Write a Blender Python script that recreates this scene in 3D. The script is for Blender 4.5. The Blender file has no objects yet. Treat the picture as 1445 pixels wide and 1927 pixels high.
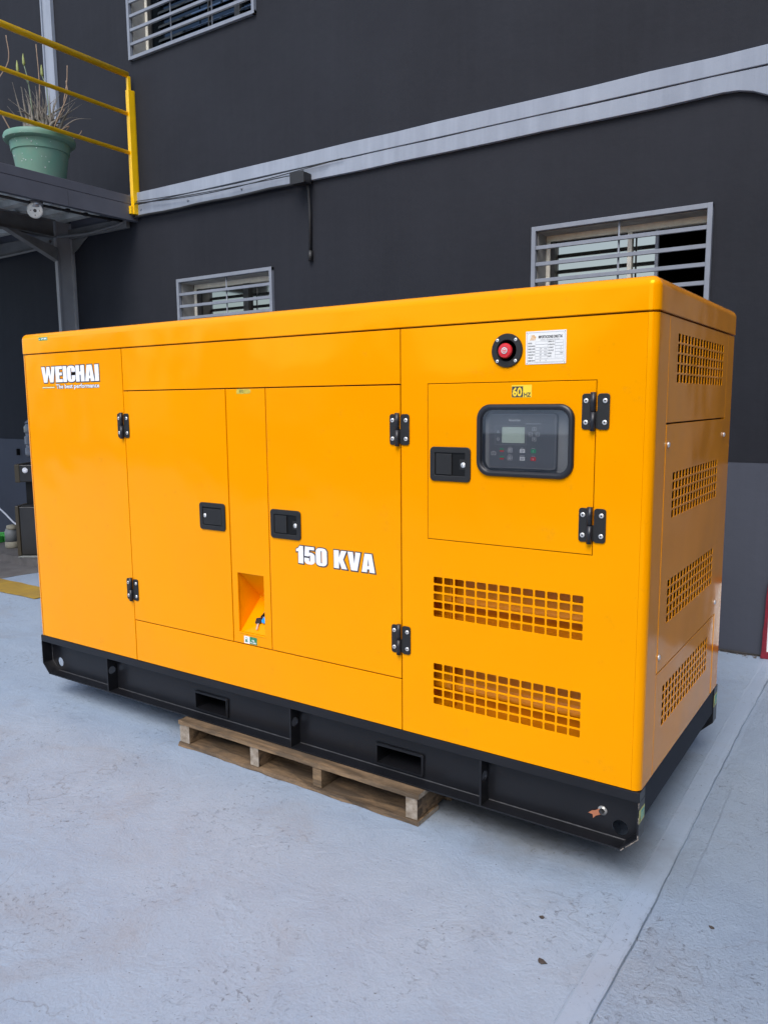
import bpy, bmesh, math, random
from mathutils import Vector, Matrix
random.seed(7)
C = bpy.context.scene.collection
sc = bpy.context.scene
R = math.radians

# ------------------------------------------------------------------ camera, world, sun, exposure
def cam_matrix(loc, yaw, pitch, roll):
    Rz = Matrix.Rotation(yaw, 3, 'Z'); Rx = Matrix.Rotation(pitch, 3, 'X'); Ry = Matrix.Rotation(roll, 3, 'Y')
    M = Rz @ Rx @ Ry
    right, fwd, up = M.col[0], M.col[1], M.col[2]
    m = Matrix((right, up, -fwd)).transposed().to_4x4()
    m.translation = Vector(loc)
    return m
cd = bpy.data.cameras.new('camera'); cam = bpy.data.objects.new('camera', cd); C.objects.link(cam)
cam.matrix_world = cam_matrix((0.6086, -2.2512, 1.4755), 0.5933, -0.1376, 0.0081)
cd.sensor_fit = 'VERTICAL'; cd.sensor_height = 36; cd.lens = 36 * 1481.38 / 1927
cd.clip_start = 0.05; cd.clip_end = 2000
sc.camera = cam

SUN_ELEV, SUN_AZ = R(50), R(14)     # azimuth measured from -Y (behind the camera) towards -X when negative
sund = Vector((math.sin(SUN_AZ) * math.cos(SUN_ELEV), -math.cos(SUN_AZ) * math.cos(SUN_ELEV), math.sin(SUN_ELEV)))
world = bpy.data.worlds.new('World'); sc.world = world; world.use_nodes = True
wn = world.node_tree; bg = wn.nodes['Background']
sky = wn.nodes.new('ShaderNodeTexSky'); sky.sky_type = 'NISHITA'; sky.sun_disc = False
sky.sun_elevation = SUN_ELEV
sky.sun_rotation = math.atan2(sund.x, sund.y)
sky.air_density = 1.0; sky.dust_density = 2.0; sky.ozone_density = 1.0
wn.links.new(sky.outputs[0], bg.inputs[0]); bg.inputs[1].default_value = 0.15
sl = bpy.data.lights.new('sun', 'SUN'); sl.energy = 1.5; sl.angle = R(36); sl.color = (1.0, 0.985, 0.96)
so = bpy.data.objects.new('sun', sl); C.objects.link(so); so.rotation_euler = sund.to_track_quat('Z', 'Y').to_euler()
so.location = (0, -4, 8)
vs = sc.view_settings
vs.view_transform = 'Standard'; vs.look = 'None'; vs.gamma = 1; vs.use_curve_mapping = False
vs.exposure = 0.62

# ------------------------------------------------------------------ materials
def newmat(name):
    m = bpy.data.materials.new(name); m.use_nodes = True
    nt = m.node_tree; b = nt.nodes['Principled BSDF']
    return m, nt, b
def N(nt, t, **kw):
    n = nt.nodes.new(t)
    for k, v in kw.items(): setattr(n, k, v)
    return n
def noise(nt, vec, scale, detail=4, rough=0.55, dist=0):
    n = N(nt, 'ShaderNodeTexNoise'); n.inputs['Scale'].default_value = scale
    n.inputs['Detail'].default_value = detail; n.inputs['Roughness'].default_value = rough
    n.inputs['Distortion'].default_value = dist
    nt.links.new(vec, n.inputs['Vector']); return n.outputs['Fac']
def ramp(nt, fac, a, b, ca=(0, 0, 0, 1), cb=(1, 1, 1, 1)):
    r = N(nt, 'ShaderNodeValToRGB'); e = r.color_ramp.elements
    e[0].position = a; e[1].position = b; e[0].color = ca; e[1].color = cb
    nt.links.new(fac, r.inputs[0]); return r.outputs[0]
def mix(nt, fac, a, b, mode='MIX'):
    n = N(nt, 'ShaderNodeMix', data_type='RGBA', blend_type=mode)
    for s, v in ((n.inputs[0], fac), (n.inputs[6], a), (n.inputs[7], b)):
        if hasattr(v, 'links'): nt.links.new(v, s)
        else: s.default_value = v if not isinstance(v, tuple) else (v + (1,) if len(v) == 3 else v)
    return n.outputs[2]
def bump(nt, b, h, strength, dist=0.002, prev=None):
    n = N(nt, 'ShaderNodeBump'); n.inputs['Strength'].default_value = strength; n.inputs['Distance'].default_value = dist
    nt.links.new(h, n.inputs['Height'])
    if prev is not None: nt.links.new(prev, n.inputs['Normal'])
    nt.links.new(n.outputs[0], b.inputs['Normal']); return n.outputs[0]
def mat(name, col, rough=0.5, metal=0, coat=0, var=0.0, vscale=4, bmp=0.0, bscale=80, bdist=0.001, spec=0.5, col2=None, dirt=0.0):
    m, nt, b = newmat(name)
    b.inputs['Roughness'].default_value = rough; b.inputs['Metallic'].default_value = metal
    b.inputs['Coat Weight'].default_value = coat; b.inputs['Coat Roughness'].default_value = 0.06
    b.inputs['Specular IOR Level'].default_value = spec
    b.inputs['Base Color'].default_value = col + (1,)
    tc = N(nt, 'ShaderNodeTexCoord').outputs['Object']
    c = None
    if var or col2:
        f = ramp(nt, noise(nt, tc, vscale, 5, 0.6), 0.35, 0.65)
        c2 = col2 or tuple(max(0, x * (1 - var)) for x in col)
        c = mix(nt, f, col, c2)
    if dirt:
        f = ramp(nt, noise(nt, tc, vscale * 4, 8, 0.7), 0.56, 0.72)
        mf = N(nt, 'ShaderNodeMath', operation='MULTIPLY'); nt.links.new(f, mf.inputs[0]); mf.inputs[1].default_value = dirt
        c = mix(nt, mf.outputs[0], c if c is not None else col, (0.12, 0.10, 0.08))
    if c is not None: nt.links.new(c, b.inputs['Base Color'])
    if bmp: bump(nt, b, noise(nt, tc, bscale, 4, 0.6), bmp, bdist)
    return m

def orange_mat():
    m, nt, b = newmat('orange_paint')
    tc = N(nt, 'ShaderNodeTexCoord').outputs['Object']
    f = noise(nt, tc, 1.3, 3, 0.5)
    c = mix(nt, f, (0.92, 0.302, 0.000), (0.92, 0.350, 0.000))
    # dusty smudges
    g = ramp(nt, noise(nt, tc, 14, 8, 0.75), 0.60, 0.68)
    mf = N(nt, 'ShaderNodeMath', operation='MULTIPLY'); nt.links.new(g, mf.inputs[0]); mf.inputs[1].default_value = 0.16
    c = mix(nt, mf.outputs[0], c, (0.45, 0.20, 0.02))
    nt.links.new(c, b.inputs['Base Color'])
    r = ramp(nt, noise(nt, tc, 3, 5, 0.6), 0.3, 0.7, (0.08, 0.08, 0.08, 1), (0.15, 0.15, 0.15, 1))
    nt.links.new(r, b.inputs['Roughness'])
    b.inputs['Coat Weight'].default_value = 0.0; b.inputs['Specular IOR Level'].default_value = 0.85; b.inputs['Specular Tint'].default_value = (1.0, 0.72, 0.04, 1)
    # sheet metal is never dead flat: long slow waves and a faint orange peel
    p = bump(nt, b, noise(nt, tc, 2.2, 2, 0.4), 0.75, 0.02)
    p = bump(nt, b, noise(nt, tc, 420, 2, 0.5), 0.05, 0.0004, p)
    bb = N(nt, 'ShaderNodeBump'); bb.inputs['Strength'].default_value = 0.35; bb.inputs['Distance'].default_value = 0.02
    nt.links.new(noise(nt, tc, 1.3, 1, 0.4), bb.inputs['Height']); nt.links.new(bb.outputs[0], b.inputs['Coat Normal'])
    return m
ORANGE = orange_mat()
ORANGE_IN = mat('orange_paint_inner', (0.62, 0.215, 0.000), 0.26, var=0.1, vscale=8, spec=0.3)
DEEP_IN = mat('shaded_inner_paint', (0.20, 0.060, 0.000), 0.6, spec=0.15)  # orange darkened in colour to stand for shade deep behind the vents
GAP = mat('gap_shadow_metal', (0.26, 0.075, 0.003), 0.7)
BLACKF = mat('black_frame_paint', (0.0105, 0.0110, 0.0135), 0.30, spec=0.35, var=0.25, vscale=6, bmp=0.12, bscale=60, dirt=0.05)
WELD = mat('chipped_weld_edge', (0.30, 0.26, 0.22), 0.7, var=0.6, vscale=60, bmp=0.5, bscale=200)
WELDG = mat('bare_painted_edge', (0.06, 0.06, 0.063), 0.35)
PLASTIC = mat('black_plastic', (0.019, 0.0185, 0.018), 0.42, bmp=0.05, bscale=500, var=0.15, vscale=20, spec=0.4)
PLASTIC_D = mat('deep_black_plastic', (0.005, 0.005, 0.005), 0.5, spec=0.25)
RUBBER = mat('black_rubber', (0.015, 0.015, 0.018), 0.36)
CHROME = mat('bright_screw_steel', (0.80, 0.79, 0.76), 0.28, metal=0.6)
DARKHOLE = mat('socket_dark', (0.06, 0.055, 0.05), 0.7)
RED = mat('red_plastic', (0.62, 0.02, 0.03), 0.35)
WHITE = mat('white_vinyl', (0.86, 0.86, 0.88), 0.35)
OUTL = mat('dark_vinyl', (0.055, 0.045, 0.05), 0.4)
PLATE = mat('brushed_name_plate', (0.80, 0.79, 0.76), 0.35, var=0.05, vscale=30)
PRINT = mat('black_print', (0.04, 0.04, 0.045), 0.6)
PRINTG = mat('grey_print', (0.30, 0.30, 0.31), 0.6)
GOLD = mat('gold_print', (0.70, 0.36, 0.08), 0.5)
YELLOW = mat('yellow_label', (0.90, 0.62, 0.03), 0.4)
YELLOWT = mat('yellow_masking_tape', (0.62, 0.48, 0.06), 0.6, var=0.3, vscale=60)
GREEN = mat('green_label', (0.03, 0.22, 0.09), 0.45)
TEAL = mat('teal_label', (0.10, 0.42, 0.40), 0.45)
PALEY = mat('pale_yellow_label', (0.55, 0.55, 0.18), 0.45)
COPPER = mat('copper_lug', (0.75, 0.28, 0.14), 0.35, metal=0.7)
LCD = mat('controller_screen', (0.62, 0.72, 0.62), 0.3)
PANELG = mat('controller_face', (0.15, 0.16, 0.175), 0.5)
PANELB = mat('controller_backplate', (0.38, 0.39, 0.40), 0.5)
PRW = mat('white_print', (0.92, 0.92, 0.92), 0.5)
REDL = mat('red_label', (0.75, 0.04, 0.05), 0.5)
GRNL = mat('green_key', (0.03, 0.38, 0.17), 0.5)
PINKL = mat('red_lamp_lens', (0.75, 0.10, 0.10), 0.4)
BLUEP = mat('blue_plastic', (0.01, 0.30, 0.75), 0.3)
KEYM = mat('key_brass', (0.75, 0.55, 0.40), 0.35, metal=0.5)

def glass_cover():
    m, nt, b = newmat('clear_cover')
    out = nt.nodes['Material Output']
    tr = N(nt, 'ShaderNodeBsdfTransparent'); tr.inputs[0].default_value = (0.97, 0.97, 0.97, 1)
    gl = N(nt, 'ShaderNodeBsdfGlossy'); gl.inputs['Roughness'].default_value = 0.03
    ms = N(nt, 'ShaderNodeMixShader'); ms.inputs[0].default_value = 0.27
    nt.links.new(tr.outputs[0], ms.inputs[1]); nt.links.new(gl.outputs[0], ms.inputs[2]); nt.links.new(ms.outputs[0], out.inputs[0])
    return m
COVER = glass_cover()
PANE = mat('reflective_window_glass', (0.33, 0.33, 0.30), 0.04, metal=1.0)
PANE_D = mat('dark_tinted_glass', (0.030, 0.042, 0.055), 0.03, metal=1.0)
PANE_S = mat('louvre_glass', (0.30, 0.36, 0.42), 0.05, metal=1.0)
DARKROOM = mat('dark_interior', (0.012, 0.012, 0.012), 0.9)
def wall_mat(name, col, col2, streak=0.25):
    m, nt, b = newmat(name)
    tc = N(nt, 'ShaderNodeTexCoord').outputs['Object']
    mp = N(nt, 'ShaderNodeMapping'); mp.inputs['Scale'].default_value = (5, 5, 0.35); nt.links.new(tc, mp.inputs[0])
    f1 = ramp(nt, noise(nt, tc, 0.9, 6, 0.6), 0.35, 0.7)
    c = mix(nt, f1, col, col2)
    f2 = ramp(nt, noise(nt, mp.outputs[0], 3, 5, 0.6), 0.45, 0.75)
    k = N(nt, 'ShaderNodeMath', operation='MULTIPLY'); nt.links.new(f2, k.inputs[0]); k.inputs[1].default_value = streak
    c = mix(nt, k.outputs[0], c, tuple(x * 1.35 + 0.004 for x in col))
    f3 = ramp(nt, noise(nt, tc, 30, 10, 0.8), 0.72, 0.76)
    k2 = N(nt, 'ShaderNodeMath', operation='MULTIPLY'); nt.links.new(f3, k2.inputs[0]); k2.inputs[1].default_value = 0.3
    c = mix(nt, k2.outputs[0], c, (0.16, 0.15, 0.14))
    nt.links.new(c, b.inputs['Base Color']); b.inputs['Roughness'].default_value = 0.75
    b.inputs['Specular IOR Level'].default_value = 0.2
    p = bump(nt, b, noise(nt, tc, 3.5, 5, 0.55), 0.5, 0.012)
    bump(nt, b, noise(nt, tc, 160, 4, 0.6), 0.25, 0.001, p)
    return m
WALL = wall_mat('charcoal_wall_paint', (0.0150, 0.0165, 0.0220), (0.0205, 0.0225, 0.0295), 0.28)
DADO = wall_mat('slate_grey_dado_paint', (0.062, 0.069, 0.090), (0.072, 0.079, 0.101), 0.2)
TRIM = wall_mat('pale_blue_grey_trim_paint', (0.29, 0.325, 0.385), (0.225, 0.255, 0.31), 0.3)
GRILLE = mat('grey_grille_paint', (0.22, 0.242, 0.285), 0.45, var=0.15, vscale=9, bmp=0.1, bscale=120)
CREAM = mat('old_cream_window_paint', (0.90, 0.86, 0.74), 0.6, var=0.12, vscale=14, bmp=0.3, bscale=60, dirt=0.15)
REVEAL = mat('grey_reveal_paint', (0.34, 0.34, 0.33), 0.7, var=0.3, vscale=8)
SASH = mat('dark_sash_metal', (0.03, 0.03, 0.03), 0.4)
GALL = mat('charcoal_steel_paint', (0.100, 0.104, 0.125), 0.42, var=0.12, vscale=5, bmp=0.15, bscale=40)
GALL2 = mat('under_deck_steel_paint', (0.15, 0.15, 0.148), 0.55, var=0.25, vscale=6)
DECK = mat('galvanised_deck', (0.56, 0.58, 0.56), 0.5, metal=0.0, var=0.35, vscale=7)
RAIL = mat('yellow_rail_paint', (1.0, 0.58, 0.002), 0.32, coat=0.1, var=0.08, vscale=10)
POT = mat('sea_green_pot', (0.125, 0.29, 0.215), 0.5, var=0.2, vscale=9, col2=(0.17, 0.29, 0.22), bmp=0.1, bscale=60)
SOIL = mat('dark_soil', (0.05, 0.035, 0.025), 0.95, bmp=0.8, bscale=60, bdist=0.01)
LEAF = mat('dull_succulent_leaf', (0.21, 0.175, 0.145), 0.55, var=0.4, vscale=16, col2=(0.13, 0.125, 0.10))
STEM = mat('dry_leaf_tan', (0.36, 0.25, 0.17), 0.7, var=0.3, vscale=20)
BUD = mat('yellow_green_bud', (0.28, 0.32, 0.10), 0.6)
STEMG = mat('grey_green_stem', (0.20, 0.26, 0.17), 0.6)
CABLE = mat('black_cable', (0.014, 0.014, 0.015), 0.5)
LAMPW = mat('white_ceramic', (0.70, 0.68, 0.62), 0.4, var=0.15, vscale=40)
def wood_mat():
    m, nt, b = newmat('weathered_pallet_wood')
    tc = N(nt, 'ShaderNodeTexCoord').outputs['Object']
    oi = N(nt, 'ShaderNodeObjectInfo')
    mp = N(nt, 'ShaderNodeMapping'); mp.inputs['Scale'].default_value = (0.9, 6, 11); nt.links.new(tc, mp.inputs[0])
    av = N(nt, 'ShaderNodeVectorMath', operation='ADD'); nt.links.new(mp.outputs[0], av.inputs[0]); nt.links.new(oi.outputs['Random'], av.inputs[1])
    g = noise(nt, av.outputs[0], 3, 8, 0.65, 0.6)
    c = mix(nt, ramp(nt, g, 0.41, 0.57), (0.22, 0.140, 0.075), (0.045, 0.028, 0.016))
    d = ramp(nt, noise(nt, tc, 6, 6, 0.75), 0.44, 0.66)
    k = N(nt, 'ShaderNodeMath', operation='MULTIPLY'); nt.links.new(d, k.inputs[0]); k.inputs[1].default_value = 0.8
    c = mix(nt, k.outputs[0], c, (0.055, 0.042, 0.032))
    c = mix(nt, oi.outputs['Random'], c, mix(nt, 0.25, c, (0.30, 0.20, 0.10)))
    nt.links.new(c, b.inputs['Base Color']); b.inputs['Roughness'].default_value = 0.8
    bump(nt, b, g, 1.0, 0.008); return m
WOOD = wood_mat()
ENDG = mat('sawn_end_grain', (0.36, 0.31, 0.25), 0.85, var=0.5, vscale=45, bmp=0.6, bscale=90, col2=(0.20, 0.155, 0.11))

def ground_mat():
    m, nt, b = newmat('painted_concrete_floor')
    geo = N(nt, 'ShaderNodeNewGeometry').outputs['Position']
    sep = N(nt, 'ShaderNodeSeparateXYZ'); nt.links.new(geo, sep.inputs[0])
    def m_(op, a, c, d=None):
        n = N(nt, 'ShaderNodeMath', operation=op)
        for i, v in enumerate((a, c) + ((d,) if d is not None else ())):
            if hasattr(v, 'links'): nt.links.new(v, n.inputs[i])
            else: n.inputs[i].default_value = v
        return n.outputs[0]
    base = mix(nt, ramp(nt, noise(nt, geo, 0.8, 5, 0.6), 0.3, 0.7), (0.285, 0.362, 0.465), (0.332, 0.402, 0.498))
    # rubbed and trodden tone changes, two sizes
    base = mix(nt, m_('MULTIPLY', ramp(nt, noise(nt, geo, 4.5, 8, 0.72, 0.4), 0.45, 0.75), 0.30), base, (0.205, 0.26, 0.365))
    base = mix(nt, m_('MULTIPLY', ramp(nt, noise(nt, geo, 2.1, 9, 0.7, 0.8), 0.52, 0.70), 0.42), base, (0.27, 0.27, 0.285))
    # fine grit
    base = mix(nt, m_('MULTIPLY', ramp(nt, noise(nt, geo, 120, 3, 0.6), 0.55, 0.8), 0.35), base, (0.15, 0.185, 0.255))
    # worn-through chips and pin holes, gathered in patches
    area = ramp(nt, noise(nt, geo, 1.7, 5, 0.6), 0.46, 0.62)
    chip = ramp(nt, noise(nt, geo, 42, 6, 0.75, 0.6), 0.585, 0.610)
    chip2 = ramp(nt, noise(nt, geo, 17, 9, 0.78, 1.2), 0.618, 0.632)
    ch = m_('MAXIMUM', m_('MULTIPLY', chip, area), m_('MULTIPLY', chip2, m_('ADD', m_('MULTIPLY', area, 0.9), 0.05)))
    base = mix(nt, m_('MULTIPLY', ch, 0.6), base, (0.085, 0.080, 0.078))
    xx = m_('ADD', sep.outputs['X'], m_('MULTIPLY', m_('MINIMUM', m_('MAXIMUM', sep.outputs['Y'], 0.0), 1.5), 0.011))
    strip = m_('MULTIPLY', ramp(nt, m_('ADD', xx, 0.5), 0.486, 0.490), m_('SUBTRACT', 1.0, ramp(nt, m_('ADD', xx, 0.5), 0.556, 0.560)))
    smooth = m_('SUBTRACT', 1.0, m_('MULTIPLY', strip, 0.8))
    ch = m_('MULTIPLY', ch, smooth)
    base = mix(nt, m_('MULTIPLY', strip, 0.35), base, (0.33, 0.395, 0.50))
    right_ = ramp(nt, m_('ADD', xx, 0.5), 0.560, 0.566)
    base = mix(nt, m_('MULTIPLY', right_, 0.14), base, mix(nt, 1.0, base, (0.60, 0.62, 0.66), 'MULTIPLY'))
    speck = ramp(nt, noise(nt, geo, 95, 2, 0.5), 0.715, 0.735)
    base = mix(nt, m_('MULTIPLY', speck, 0.7), base, (0.07, 0.065, 0.06))
    # hairline cracks
    vor = N(nt, 'ShaderNodeTexVoronoi', feature='DISTANCE_TO_EDGE'); vor.inputs['Scale'].default_value = 1.15
    wv = N(nt, 'ShaderNodeVectorMath', operation='ADD')
    nz = N(nt, 'ShaderNodeTexNoise'); nz.inputs['Scale'].default_value = 3.2; nz.inputs['Detail'].default_value = 6; nt.links.new(geo, nz.inputs['Vector'])
    sc_ = N(nt, 'ShaderNodeVectorMath', operation='SCALE'); nt.links.new(nz.outputs['Color'], sc_.inputs[0]); sc_.inputs['Scale'].default_value = 0.5
    nt.links.new(geo, wv.inputs[0]); nt.links.new(sc_.outputs[0], wv.inputs[1]); nt.links.new(wv.outputs[0], vor.inputs['Vector'])
    cr = ramp(nt, vor.outputs['Distance'], 0.0, 0.0045, (1, 1, 1, 1), (0, 0, 0, 1))
    cr = m_('MULTIPLY', cr, ramp(nt, noise(nt, geo, 2.3, 3, 0.5), 0.52, 0.62))
    base = mix(nt, m_('MULTIPLY', cr, 0.5), base, (0.14, 0.135, 0.13))
    # brown grime plus painted contact shadow near the machine, two patches
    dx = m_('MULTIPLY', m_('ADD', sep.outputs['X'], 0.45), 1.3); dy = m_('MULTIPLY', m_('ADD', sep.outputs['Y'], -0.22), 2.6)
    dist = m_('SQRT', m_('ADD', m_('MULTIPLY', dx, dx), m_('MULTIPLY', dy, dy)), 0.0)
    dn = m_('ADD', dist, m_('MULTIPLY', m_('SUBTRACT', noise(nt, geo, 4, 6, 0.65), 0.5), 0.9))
    grime_shade = ramp(nt, dn, 0.25, 0.85, (1, 1, 1, 1), (0, 0, 0, 1))
    base = mix(nt, m_('MULTIPLY', grime_shade, 0.8), base, (0.135, 0.135, 0.125))
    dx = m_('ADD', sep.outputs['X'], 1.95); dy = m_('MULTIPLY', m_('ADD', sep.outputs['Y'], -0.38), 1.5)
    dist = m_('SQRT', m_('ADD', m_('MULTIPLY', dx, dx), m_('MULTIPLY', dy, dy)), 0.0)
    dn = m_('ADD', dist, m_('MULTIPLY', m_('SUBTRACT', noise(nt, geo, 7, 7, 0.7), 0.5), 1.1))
    grime_shade = ramp(nt, dn, 0.1, 0.6, (1, 1, 1, 1), (0, 0, 0, 1))
    base = mix(nt, m_('MULTIPLY', grime_shade, 0.5), base, (0.17, 0.165, 0.15))
    nt.links.new(base, b.inputs['Base Color'])
    rr = ramp(nt, noise(nt, geo, 6, 5, 0.6), 0.3, 0.7, (0.42, 0.42, 0.42, 1), (0.62, 0.62, 0.62, 1)); nt.links.new(rr, b.inputs['Roughness'])
    b.inputs['Specular IOR Level'].default_value = 0.45
    # relief: broom-swirled skim coat, grit; rougher beyond the joint
    rough = ramp(nt, m_('ADD', m_('MULTIPLY', sep.outputs['X'], 1.0), 0.5), 0.560, 0.572)
    h1 = m_('MULTIPLY', noise(nt, geo, 55, 8, 0.7, 0.35), smooth)
    p = bump(nt, b, h1, 0.35, 0.005)
    h3 = m_('MULTIPLY', noise(nt, geo, 6, 4, 0.6, 0.8), smooth)
    p = bump(nt, b, h3, 0.35, 0.02, p)
    h2 = m_('MULTIPLY', smooth, m_('MULTIPLY', noise(nt, geo, 110, 6, 0.7, 0.3), m_('ADD', m_('MULTIPLY', rough, 1.4), 0.5)))
    p = bump(nt, b, h2, 0.65, 0.0042, p)
    bump(nt, b, m_('SUBTRACT', 1.0, ch), 0.5, 0.002, p)
    return m
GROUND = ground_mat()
LINEY = mat('worn_yellow_floor_paint', (0.40, 0.25, 0.03), 0.7, var=0.4, vscale=5, bmp=0.4, bscale=60, dirt=0.35, col2=(0.30, 0.19, 0.04))
BARE = mat('bare_dirty_concrete', (0.15, 0.14, 0.135), 0.9, var=0.35, vscale=5, bmp=0.7, bscale=50, bdist=0.004, dirt=0.3)

# ------------------------------------------------------------------ mesh helpers
WO = {}
def thing(name, label, cat, loc=(0, 0, 0), group=None):
    o = bpy.data.objects.new(name, None); C.objects.link(o); o.location = loc; o.empty_display_size = 0.1
    o['label'] = label; o['category'] = cat
    if group: o['group'] = group
    WO[o.name] = Vector(loc); return o
def finish(me, name, mats, parent=None, smooth=None):
    for m in (mats if isinstance(mats, (list, tuple)) else [mats]): me.materials.append(m)
    off = WO[parent.name] if parent else Vector((0, 0, 0))
    if parent: me.transform(Matrix.Translation(-off))
    me.name = name
    o = bpy.data.objects.new(name, me); C.objects.link(o)
    if parent: o.parent = parent
    WO[o.name] = off
    if smooth is not None:
        me.polygons.foreach_set('use_smooth', [True] * len(me.polygons)); me.set_sharp_from_angle(angle=R(smooth))
        w = o.modifiers.new('weighted', 'WEIGHTED_NORMAL'); w.keep_sharp = True
    me.update(); return o
def obj(name, bm, mats, parent=None, smooth=None):
    bmesh.ops.recalc_face_normals(bm, faces=bm.faces)
    me = bpy.data.meshes.new(name); bm.to_mesh(me); bm.free()
    return finish(me, name, mats, parent, smooth)
def BM(): return bmesh.new()
def box(bm, x0, x1, y0, y1, z0, z1, bev=0.0, mi=0, seg=2):
    t = bmesh.new()
    bmesh.ops.create_cube(t, size=1)
    for v in t.verts:
        v.co = Vector(((x0 + x1) / 2 + v.co.x * (x1 - x0), (y0 + y1) / 2 + v.co.y * (y1 - y0), (z0 + z1) / 2 + v.co.z * (z1 - z0)))
    if bev: bmesh.ops.bevel(t, geom=list(t.edges), offset=bev, segments=seg, affect='EDGES', profile=0.5)
    merge(bm, t, mi)
def merge(bm, t, mi=0, M=None):
    if M is not None: t.transform(M)
    mp = {}
    for v in t.verts: mp[v] = bm.verts.new(v.co)
    for f in t.faces:
        try:
            nf = bm.faces.new([mp[v] for v in f.verts]); nf.material_index = mi if mi is not None else f.material_index; nf.smooth = f.smooth
        except ValueError: pass
    t.free()
def tube(bm, pts, r, seg=10, mi=0, radii=None, smooth=True, cap=True):
    pts = [Vector(p) for p in pts]; rings = []
    up = Vector((0.13, 0.21, 0.97))
    for i, p in enumerate(pts):
        d = (pts[min(i + 1, len(pts) - 1)] - pts[max(i - 1, 0)]).normalized()
        a = d.cross(up)
        if a.length < 0.05: a = d.cross(Vector((1, 0, 0)))
        a.normalize(); b = d.cross(a).normalized(); up = -b if b.dot(up) < 0 else b
        a = d.cross(up).normalized(); b = d.cross(a).normalized()
        rr = radii[i] if radii else r
        rings.append([bm.verts.new(p + (a * math.cos(2 * math.pi * k / seg) + b * math.sin(2 * math.pi * k / seg)) * rr) for k in range(seg)])
    for i in range(len(rings) - 1):
        for k in range(seg):
            f = bm.faces.new((rings[i][k], rings[i][(k + 1) % seg], rings[i + 1][(k + 1) % seg], rings[i + 1][k])); f.smooth = smooth; f.material_index = mi
    if cap:
        f = bm.faces.new(rings[0][::-1]); f.material_index = mi; f = bm.faces.new(rings[-1]); f.material_index = mi
def lathe(bm, prof, c, axis='Z', seg=32, mi=0, smooth=True):
    """prof: list of (radius, height). axis Z up, or '-Y' / '+X' pointing out of a panel"""
    rings = []
    for r, h in prof:
        ring = []
        for k in range(seg):
            a = 2 * math.pi * k / seg; u, v = r * math.cos(a), r * math.sin(a)
            p = {'Z': (u, v, h), '-Y': (u, -h, v), '+X': (h, u, v)}[axis]
            ring.append(bm.verts.new(Vector(c) + Vector(p)))
        rings.append(ring)
    for i in range(len(rings) - 1):
        for k in range(seg):
            f = bm.faces.new((rings[i][k], rings[i][(k + 1) % seg], rings[i + 1][(k + 1) % seg], rings[i + 1][k])); f.smooth = smooth; f.material_index = mi
    for rg in (rings[0], rings[-1]):
        try: f = bm.faces.new(rg); f.material_index = mi
        except ValueError: pass
def prism(bm, poly, axis, a0, a1, mi=0):
    """poly of 2D points extruded along axis: 'X' poly=(y,z); 'Y' poly=(x,z); 'Z' poly=(x,y)"""
    def P(p, a): return {'X': (a, p[0], p[1]), 'Y': (p[0], a, p[1]), 'Z': (p[0], p[1], a)}[axis]
    A = [bm.verts.new(P(p, a0)) for p in poly]; B = [bm.verts.new(P(p, a1)) for p in poly]
    fs = [bm.faces.new(A), bm.faces.new(B[::-1])]
    for i in range(len(poly)):
        j = (i + 1) % len(poly); fs.append(bm.faces.new((A[i], B[i], B[j], A[j])))
    for f in fs: f.material_index = mi
def rrect(u0, v0, u1, v1, r=0.0, n=4):
    if u0 > u1: u0, u1 = u1, u0
    if v0 > v1: v0, v1 = v1, v0
    if r <= 0: return [(u0, v0), (u1, v0), (u1, v1), (u0, v1)]
    out = []
    for cx, cy, a0 in ((u1 - r, v0 + r, -90), (u1 - r, v1 - r, 0), (u0 + r, v1 - r, 90), (u0 + r, v0 + r, 180)):
        for k in range(n + 1):
            a = R(a0 + 90 * k / n); out.append((cx + r * math.cos(a), cy + r * math.sin(a)))
    return out
def circ(cx, cy, r, n=20, ry=None):
    return [(cx + r * math.cos(2 * math.pi * k / n), cy + (ry or r) * math.sin(2 * math.pi * k / n)) for k in range(n)]
FRONT = Matrix(((1, 0, 0, 0), (0, 0, -1, 0), (0, 1, 0, 0), (0, 0, 0, 1)))        # u->x, v->z, out -> -y
SIDE = Matrix(((0, 0, 1, 0), (1, 0, 0, 0), (0, 1, 0, 0), (0, 0, 0, 1)))          # u->y, v->z, out -> +x
UP = Matrix.Identity(4)
def place(plane, level):
    """level: coordinate of the outward face"""
    M = plane.copy()
    if plane is FRONT: M[1][3] = level
    elif plane is SIDE: M[0][3] = level
    else: M[2][3] = level
    return M
def plate_mesh(loops, t, bevel=0.0, offset=0.0):
    cu = bpy.data.curves.new('tmp', 'CURVE'); cu.dimensions = '2D'; cu.fill_mode = 'BOTH'
    for lp in loops:
        s = cu.splines.new('POLY'); s.points.add(len(lp) - 1)
        for p, q in zip(s.points, lp): p.co = (q[0], q[1], 0, 1)
        s.use_cyclic_u = True
    cu.extrude = max(0, t / 2 - bevel); cu.bevel_depth = bevel; cu.bevel_resolution = 1; cu.offset = offset - bevel
    o = bpy.data.objects.new('tmp', cu); C.objects.link(o)
    dg = bpy.context.evaluated_depsgraph_get(); me = bpy.data.meshes.new_from_object(o.evaluated_get(dg), depsgraph=dg)
    bpy.data.objects.remove(o); bpy.data.curves.remove(cu)
    me.materials.clear()
    me.transform(Matrix.Translation((0, 0, -t / 2)))
    for p in me.polygons: p.use_smooth = False
    return me
def plate(name, loops, t, plane, level, m, parent=None, bevel=0.0, offset=0.0):
    me = plate_mesh(loops, t, bevel, offset); me.transform(place(plane, level))
    return finish(me, name, m, parent)
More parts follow.
